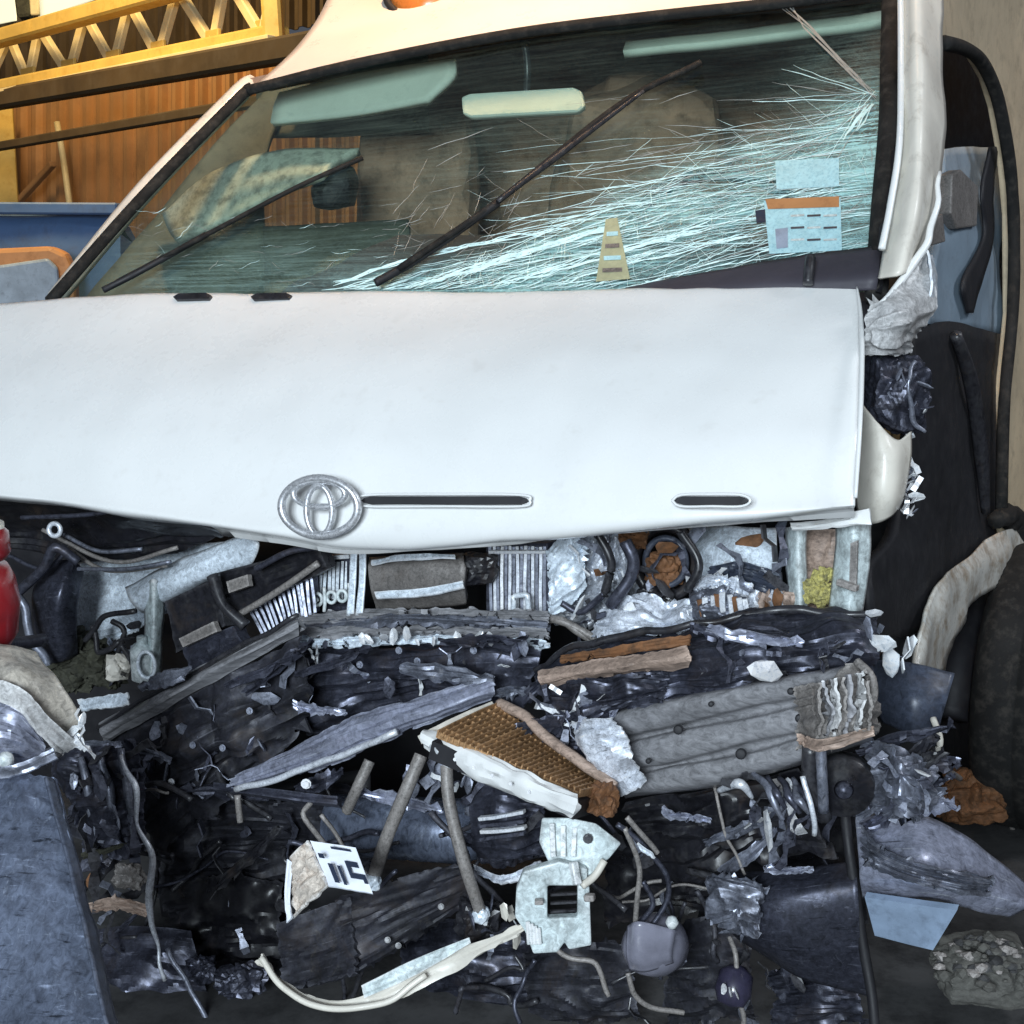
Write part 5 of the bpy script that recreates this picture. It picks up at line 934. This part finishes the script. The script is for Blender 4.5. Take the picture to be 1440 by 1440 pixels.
lump('crushed_corner', W(846, 1122, 1.98), (.022, .03, .022), 'rust', oc, 26, .35, 4)
clutter([(604, 1050), (680, 1080), (680, 1110), (620, 1090)], 1.97, 2.03, 12, ('bright_metal', 'pale_metal', 'grey_metal'), oc, s=(.3, .7), fn=W)
for i in range(7): put('bolt', 'bright_metal', W(640 + 26 * i, 1068 + 11.5 * i, 1.928 - .010 * i), oc, rot=(1.3, 0, .2), s=.22)
# pale plastic bracket with a square hole
pb = thing('plastic_bracket', 'broken pale green plastic bracket with a square hole', 'bracket', W(780, 1260, 1.95))
plate('bracket_plate', [(762, 1150, 2.0), (800, 1150, 1.99), (838, 1158, 1.98), (874, 1186, 1.98), (858, 1206, 1.97), (836, 1226, 1.96), (822, 1236, 1.96), (786, 1236, 1.96), (770, 1210, 1.97), (758, 1184, 1.98)], 'white_plastic', pb, fn=W, thick=.012, bevel=.003)
fr_ = [(736, 1226, 1.95), (786, 1212, 1.95), (826, 1222, 1.95), (826, 1246, 1.95), (770, 1246, 1.95), (770, 1292, 1.945), (812, 1290, 1.945), (812, 1246, 1.948), (829, 1246, 1.948), (832, 1330, 1.94), (800, 1336, 1.94), (794, 1326, 1.94), (784, 1340, 1.94), (750, 1342, 1.94), (738, 1310, 1.945), (724, 1290, 1.945), (726, 1252, 1.95)]
plate('bracket_frame', fr_, 'white_plastic', pb, fn=W, thick=.02, bevel=.003)
for k in range(3): beam('hole_bar', W(774, 1258 + 12 * k, 1.975), W(812, 1256 + 12 * k, 1.975), .006, .004, 'black_plastic', pb)
beam('bracket_rib', W(806, 1212, 1.945), W(812, 1244, 1.935), .012, .012, 'white_plastic', pb); beam('bracket_rib', W(752, 1268, 1.935), W(764, 1268, 1.935), .012, .006, 'hose_grey', pb)
tube('bracket_strap', [(850, 1210, 1.96), (836, 1232, 1.95), (818, 1246, 1.94)], .006, 'cream_paint', pb, fn=W, n=10)
for k in range(4): beam('bracket_rib', W(742 + 5 * k, 1296 + 3 * k, 1.938), W(744 + 5 * k, 1328, 1.934), .006, .004, 'white_plastic', pb)
for k in range(3): beam('bracket_rib', W(776 + 16 * k, 1158 + 3 * k, 1.985), W(778 + 14 * k, 1205, 1.965), .008, .004, 'white_plastic', pb)
beam('clip_tab', W(822, 1262, 1.93), W(836, 1262, 1.925), .012, .010, 'hose_grey', pb)
put('bolt', 'black_plastic', W(827, 1180, 1.97), pb, rot=(1.4, 0, 0), s=.6)
# printed box
bx = thing('printed_box', 'torn white box end with dark printed marks among black debris', 'box', W(470, 1240, 1.98))
lab = quad('printed_face', (436, 1182, 2.02), (500, 1192, 2.0), (524, 1256, 1.95), (462, 1246, 1.96), 'label_white', bx, fn=W, nu=10, nv=10, amp=.003, freq=9, thick=.004)
quad('box_side', (404, 1212, 2.04), (436, 1182, 2.02), (462, 1246, 1.96), (412, 1292, 1.99), 'card', bx, fn=W, nu=12, nv=12, amp=.012, freq=12, thick=.004)
sheet('torn_flap', [[(404, 1208, 2.03), (412, 1214, 2.03)], [(400, 1260, 2.0), (408, 1262, 2.0)], [(404, 1298, 1.98), (410, 1290, 1.98)]], 'label_white', bx, fn=W, nu=3, nv=12, amp=.004, freq=12)
LA, LB, LC, LD = (436, 1182), (500, 1192), (524, 1256), (462, 1246)
def ink(s0, t0, s1, t1):
    def q(s, t):
        a = Vector(LA).lerp(Vector(LB), s); b = Vector(LD).lerp(Vector(LC), s); p = a.lerp(b, t); return (p.x, p.y, 2.005 - .055 * t + .001 * s - .006)
    quad('printed_mark', q(s0, t0), q(s1, t0), q(s1, t1), q(s0, t1), 'ink', lab, fn=W, nu=2, nv=2, thick=.001)
for a in ((.42, .06, .86, .11), (.06, .26, .18, .36), (.20, .46, .31, .88), (.40, .48, .47, .90), (.62, .34, .90, .46), (.62, .34, .70, .72), (.66, .60, .98, .72), (.90, .68, .98, .80)): ink(*a)
# pale curved trim strip lying low
tsn = thing('trim_strip', 'bent white trim strip curving along the bottom of the wreck', 'trim', W(560, 1380, 1.98))
sheet('strip_face', [[(366, 1342, 2.02), (410, 1386, 1.99), (470, 1408, 1.97), (530, 1392, 1.96), (600, 1350, 1.97), (690, 1318, 2.0), (736, 1296, 2.02)], [(362, 1350, 2.02), (404, 1396, 1.98), (466, 1420, 1.96), (545, 1412, 1.95), (620, 1376, 1.96), (690, 1334, 1.99), (740, 1306, 2.01)]], 'cream_paint', tsn, fn=W, nu=60, nv=6, amp=.006, freq=10, seed=74, jag=3)
sheet('white_blade', [[(508, 1386, 1.945), (580, 1350, 1.95), (660, 1318, 1.97)], [(512, 1404, 1.94), (590, 1368, 1.945), (662, 1326, 1.965)]], 'white_plastic', tsn, fn=W, nu=24, nv=6, amp=.004, freq=10)
tube('strip_lip', [(366, 1346, 2.0), (400, 1392, 1.97), (462, 1418, 1.945), (540, 1410, 1.935), (600, 1372, 1.945)], .005, 'cream_paint', tsn, fn=W, n=40, wob=.004)
# broken lamp on its wires
fl = thing('broken_fog_lamp', 'broken round grey lamp dangling by thin wires', 'lamp', W(920, 1330, 1.96))
lathe('lamp_body', [(.0, .05), (.022, .046), (.038, .03), (.047, .0), (.046, -.03), (.03, -.05)], W(918, 1330, 1.96), (-.5, -.7, .2), 'lens_grey', fl, 28)
sheet('lamp_skirt', [[(882, 1302, 1.93), (900, 1296, 1.91), (950, 1308, 1.92)], [(880, 1340, 1.92), (900, 1345, 1.90), (945, 1345, 1.91)], [(884, 1366, 1.93), (910, 1368, 1.91), (948, 1356, 1.92)]], 'lens_grey', fl, fn=W, nu=16, nv=14, amp=.004, freq=10, smooth=True)
lathe('bulb', [(.0, .010), (.006, .008), (.010, .0), (.006, -.008), (.0, -.010)], W(945, 1297, 1.90), (0, 0, 1), 'white_plastic', fl, 16)
for k, pts in enumerate(([(878, 1165), (897, 1205), (898, 1260), (893, 1316)], [(868, 1160), (905, 1190), (935, 1225), (940, 1262), (915, 1300)], [(882, 1150), (915, 1185), (926, 1200)], [(884, 1366), (892, 1396), (918, 1416), (962, 1426)], [(905, 1240), (918, 1270), (900, 1300)])):
    tube('lamp_wire', [(*p, 1.93) for p in pts], .0042, ('hose_grey', 'dark_metal')[k in (1, 4)], fl, fn=W, n=30, wob=.004, seed=k)
sheet('wire_tab', [[(896, 1186, 1.92), (916, 1200, 1.91)], [(902, 1196, 1.92), (920, 1208, 1.91)]], 'pale_metal', fl, fn=W, nu=6, nv=3, amp=.004, freq=14)
sl_ = thing('small_lamp', 'small dark violet lamp hanging near the bottom', 'lamp', W(1034, 1390, 1.95))
lathe('lamp_body', [(.0, .03), (.020, .026), (.028, .008), (.026, -.02), (.012, -.032)], W(1032, 1388, 1.95), (-.2, -.4, -.6), 'violet_plastic', sl_, 20)
tube('lamp_wire', [(1026, 1318, 1.98), (1034, 1340, 1.96), (1036, 1366, 1.95)], .004, 'hose_grey', sl_, fn=W, n=12)
tube('lamp_wire', [(1040, 1410, 1.94), (1046, 1430, 1.94), (1044, 1450, 1.94)], .004, 'hose_grey', sl_, fn=W, n=12)
for i in range(3): put('shard', 'bright_metal', W(1018 + 9 * i, 1390 + 4 * i, 1.915), sl_, s=.35)
# black cable falling from the beam end
bc = thing('black_cable', 'thick black cable hanging down from the crushed beam end', 'cable', W(1205, 1280, 1.98))
tube('cable_run', [(1236, 1142, 2.0), (1210, 1132, 1.97), (1190, 1132, 1.96), (1192, 1180, 1.95), (1204, 1262, 1.93), (1214, 1330, 1.92), (1226, 1400, 1.9), (1232, 1470, 1.88)], .0078, 'black_trim', bc, fn=W, n=60)
tube('cable_hook', [(1236, 1142, 2.0), (1220, 1152, 1.98), (1236, 1160, 2.0), (1250, 1150, 2.02)], .009, 'black_trim', bc, fn=W, n=20)
# scrap on the near left
sb = thing('scrap_slab', 'large scratched blue grey metal slab leaning in the bottom corner', 'metal sheet', W(60, 1260, 1.75))
sheet('slab_face', [[(-80, 1090, 1.92), (0, 1084, 1.9), (76, 1094, 1.88)], [(-80, 1180, 1.84), (20, 1180, 1.81), (102, 1190, 1.80)], [(-80, 1280, 1.76), (30, 1280, 1.73), (126, 1290, 1.72)], [(-80, 1460, 1.64), (60, 1460, 1.60), (164, 1460, 1.60)]], 'scratched_slab', sb, fn=W, nu=34, nv=40, amp=.008, freq=5, seed=75, thick=.01, jag=2)
sheet('slab_edge', [[(64, 1092, 1.87), (78, 1096, 1.88)], [(90, 1190, 1.79), (106, 1192, 1.80)], [(116, 1290, 1.70), (132, 1292, 1.72)], [(152, 1450, 1.59), (170, 1450, 1.61)]], 'blue_grey_panel', sb, fn=W, nu=4, nv=40, amp=.004, freq=12, seed=76, smooth=True)
sheet('slab_rim', [[(-60, 1086, 1.86), (20, 1076, 1.85), (74, 1052, 1.86)], [(-60, 1100, 1.85), (20, 1092, 1.84), (80, 1066, 1.85)]], 'grey_metal', sb, fn=W, nu=20, nv=4, amp=.006, freq=9, jag=2)
cf = thing('cream_bumper_corner', 'dirty cream and grey bumper corner above the scratched slab', 'bumper', W(50, 990, 1.95))
sheet('corner_skin', [[(-70, 900, 2.0), (10, 906, 1.98), (52, 916, 2.0)], [(-70, 940, 1.94), (20, 940, 1.92), (84, 960, 1.95)], [(-70, 975, 1.92), (40, 985, 1.9), (112, 1004, 1.95)], [(-30, 990, 1.94), (60, 1030, 1.92), (118, 1042, 1.97)]], 'dirty_beige', cf, fn=W, nu=30, nv=20, amp=.008, freq=8, seed=77, smooth=True, thick=.006)
sheet('corner_band', [[(-70, 950, 1.91), (20, 962, 1.88), (70, 1010, 1.90), (112, 1046, 1.94)], [(-70, 985, 1.90), (14, 992, 1.87), (56, 1034, 1.89), (84, 1062, 1.93)]], 'torn_grey_paint', cf, fn=W, nu=30, nv=8, amp=.006, freq=9, seed=78, jag=2)
sheet('lamp_glass', [[(-70, 985, 1.92), (14, 990, 1.90), (56, 1040, 1.92)], [(-70, 1040, 1.90), (10, 1040, 1.88), (62, 1062, 1.92)], [(-70, 1086, 1.92), (10, 1078, 1.9), (66, 1072, 1.94)]], 'worn_silver', cf, fn=W, nu=20, nv=14, amp=.010, freq=9, seed=79)
lathe('lamp_bulb', [(.0, .012), (.008, .010), (.012, 0), (.008, -.010), (.0, -.012)], W(8, 1068, 1.86), (0, -1, 0), 'white_plastic', cf, 14)
beam('corner_foot', W(60, 1068, 1.93), W(84, 1054, 1.93), .03, .02, 'black_plastic', cf, dent=.006, seg=3)
for i in range(6): put(('shard', 'strip')[i % 2], 'bright_metal' if i % 2 else 'pale_metal', W(108 + random.uniform(-6, 8), 1012 + 8 * i, 1.94), cf, s=.5)
rc = thing('red_lamp', 'glossy red rounded lamp at the edge above the cream bumper corner', 'lamp', W(-5, 840, 2.1))
lathe('lens', [(.0, -.10), (.04, -.095), (.058, -.06), (.062, -.01), (.055, .03), (.045, .05), (.0, .06)], W(-30, 838, 2.1), (.1, -.15, 1), 'red_plastic', rc, 32)
lathe('lens_top', [(.036, 0), (.042, .01), (.040, .04), (.030, .05), (0, .052)], W(-24, 784, 2.1), (.05, -.1, 1), 'red_plastic', rc, 28)
tube('lamp_bracket', [(-40, 890, 2.12), (10, 905, 2.2), (60, 900, 2.3)], .012, 'dark_metal', rc, fn=W, n=12)
lathe('collar', [(.030, 0), (.034, .006), (.034, .018), (.0, .02)], W(-26, 752, 2.1), (.05, -.1, 1), 'cream_paint', rc, 20)
# grey rubble swept together on the floor
heap = thing('rubble_heap', 'small heap of grey rubble on the floor under the silver skirt', 'rubble', (W(1385, 1352, 2.24).x, 2.24, 0))
hc = W(1388, 1356, 2.24)
lump('rubble_base', hc + Vector((0, .02, -.02)), (.085, .07, .045), 'straw', heap, 27, .16, 5, 3)
rr = random.Random(5)
for i in range(150):
    a, b = rr.uniform(0, 6.28), rr.random() ** .5; z = .050 * (1 - b * b) - .012
    sz = rr.uniform(.004, .013)
    lump('stone', hc + Vector((.092 * b * math.cos(a), .075 * b * math.sin(a), z + rr.uniform(-.004, .006))), (sz, sz * rr.uniform(.6, 1), sz * rr.uniform(.5, .9)), rr.choice(('straw', 'straw', 'hose_grey', 'concrete')), heap, 200 + i, .2, 1, 2)
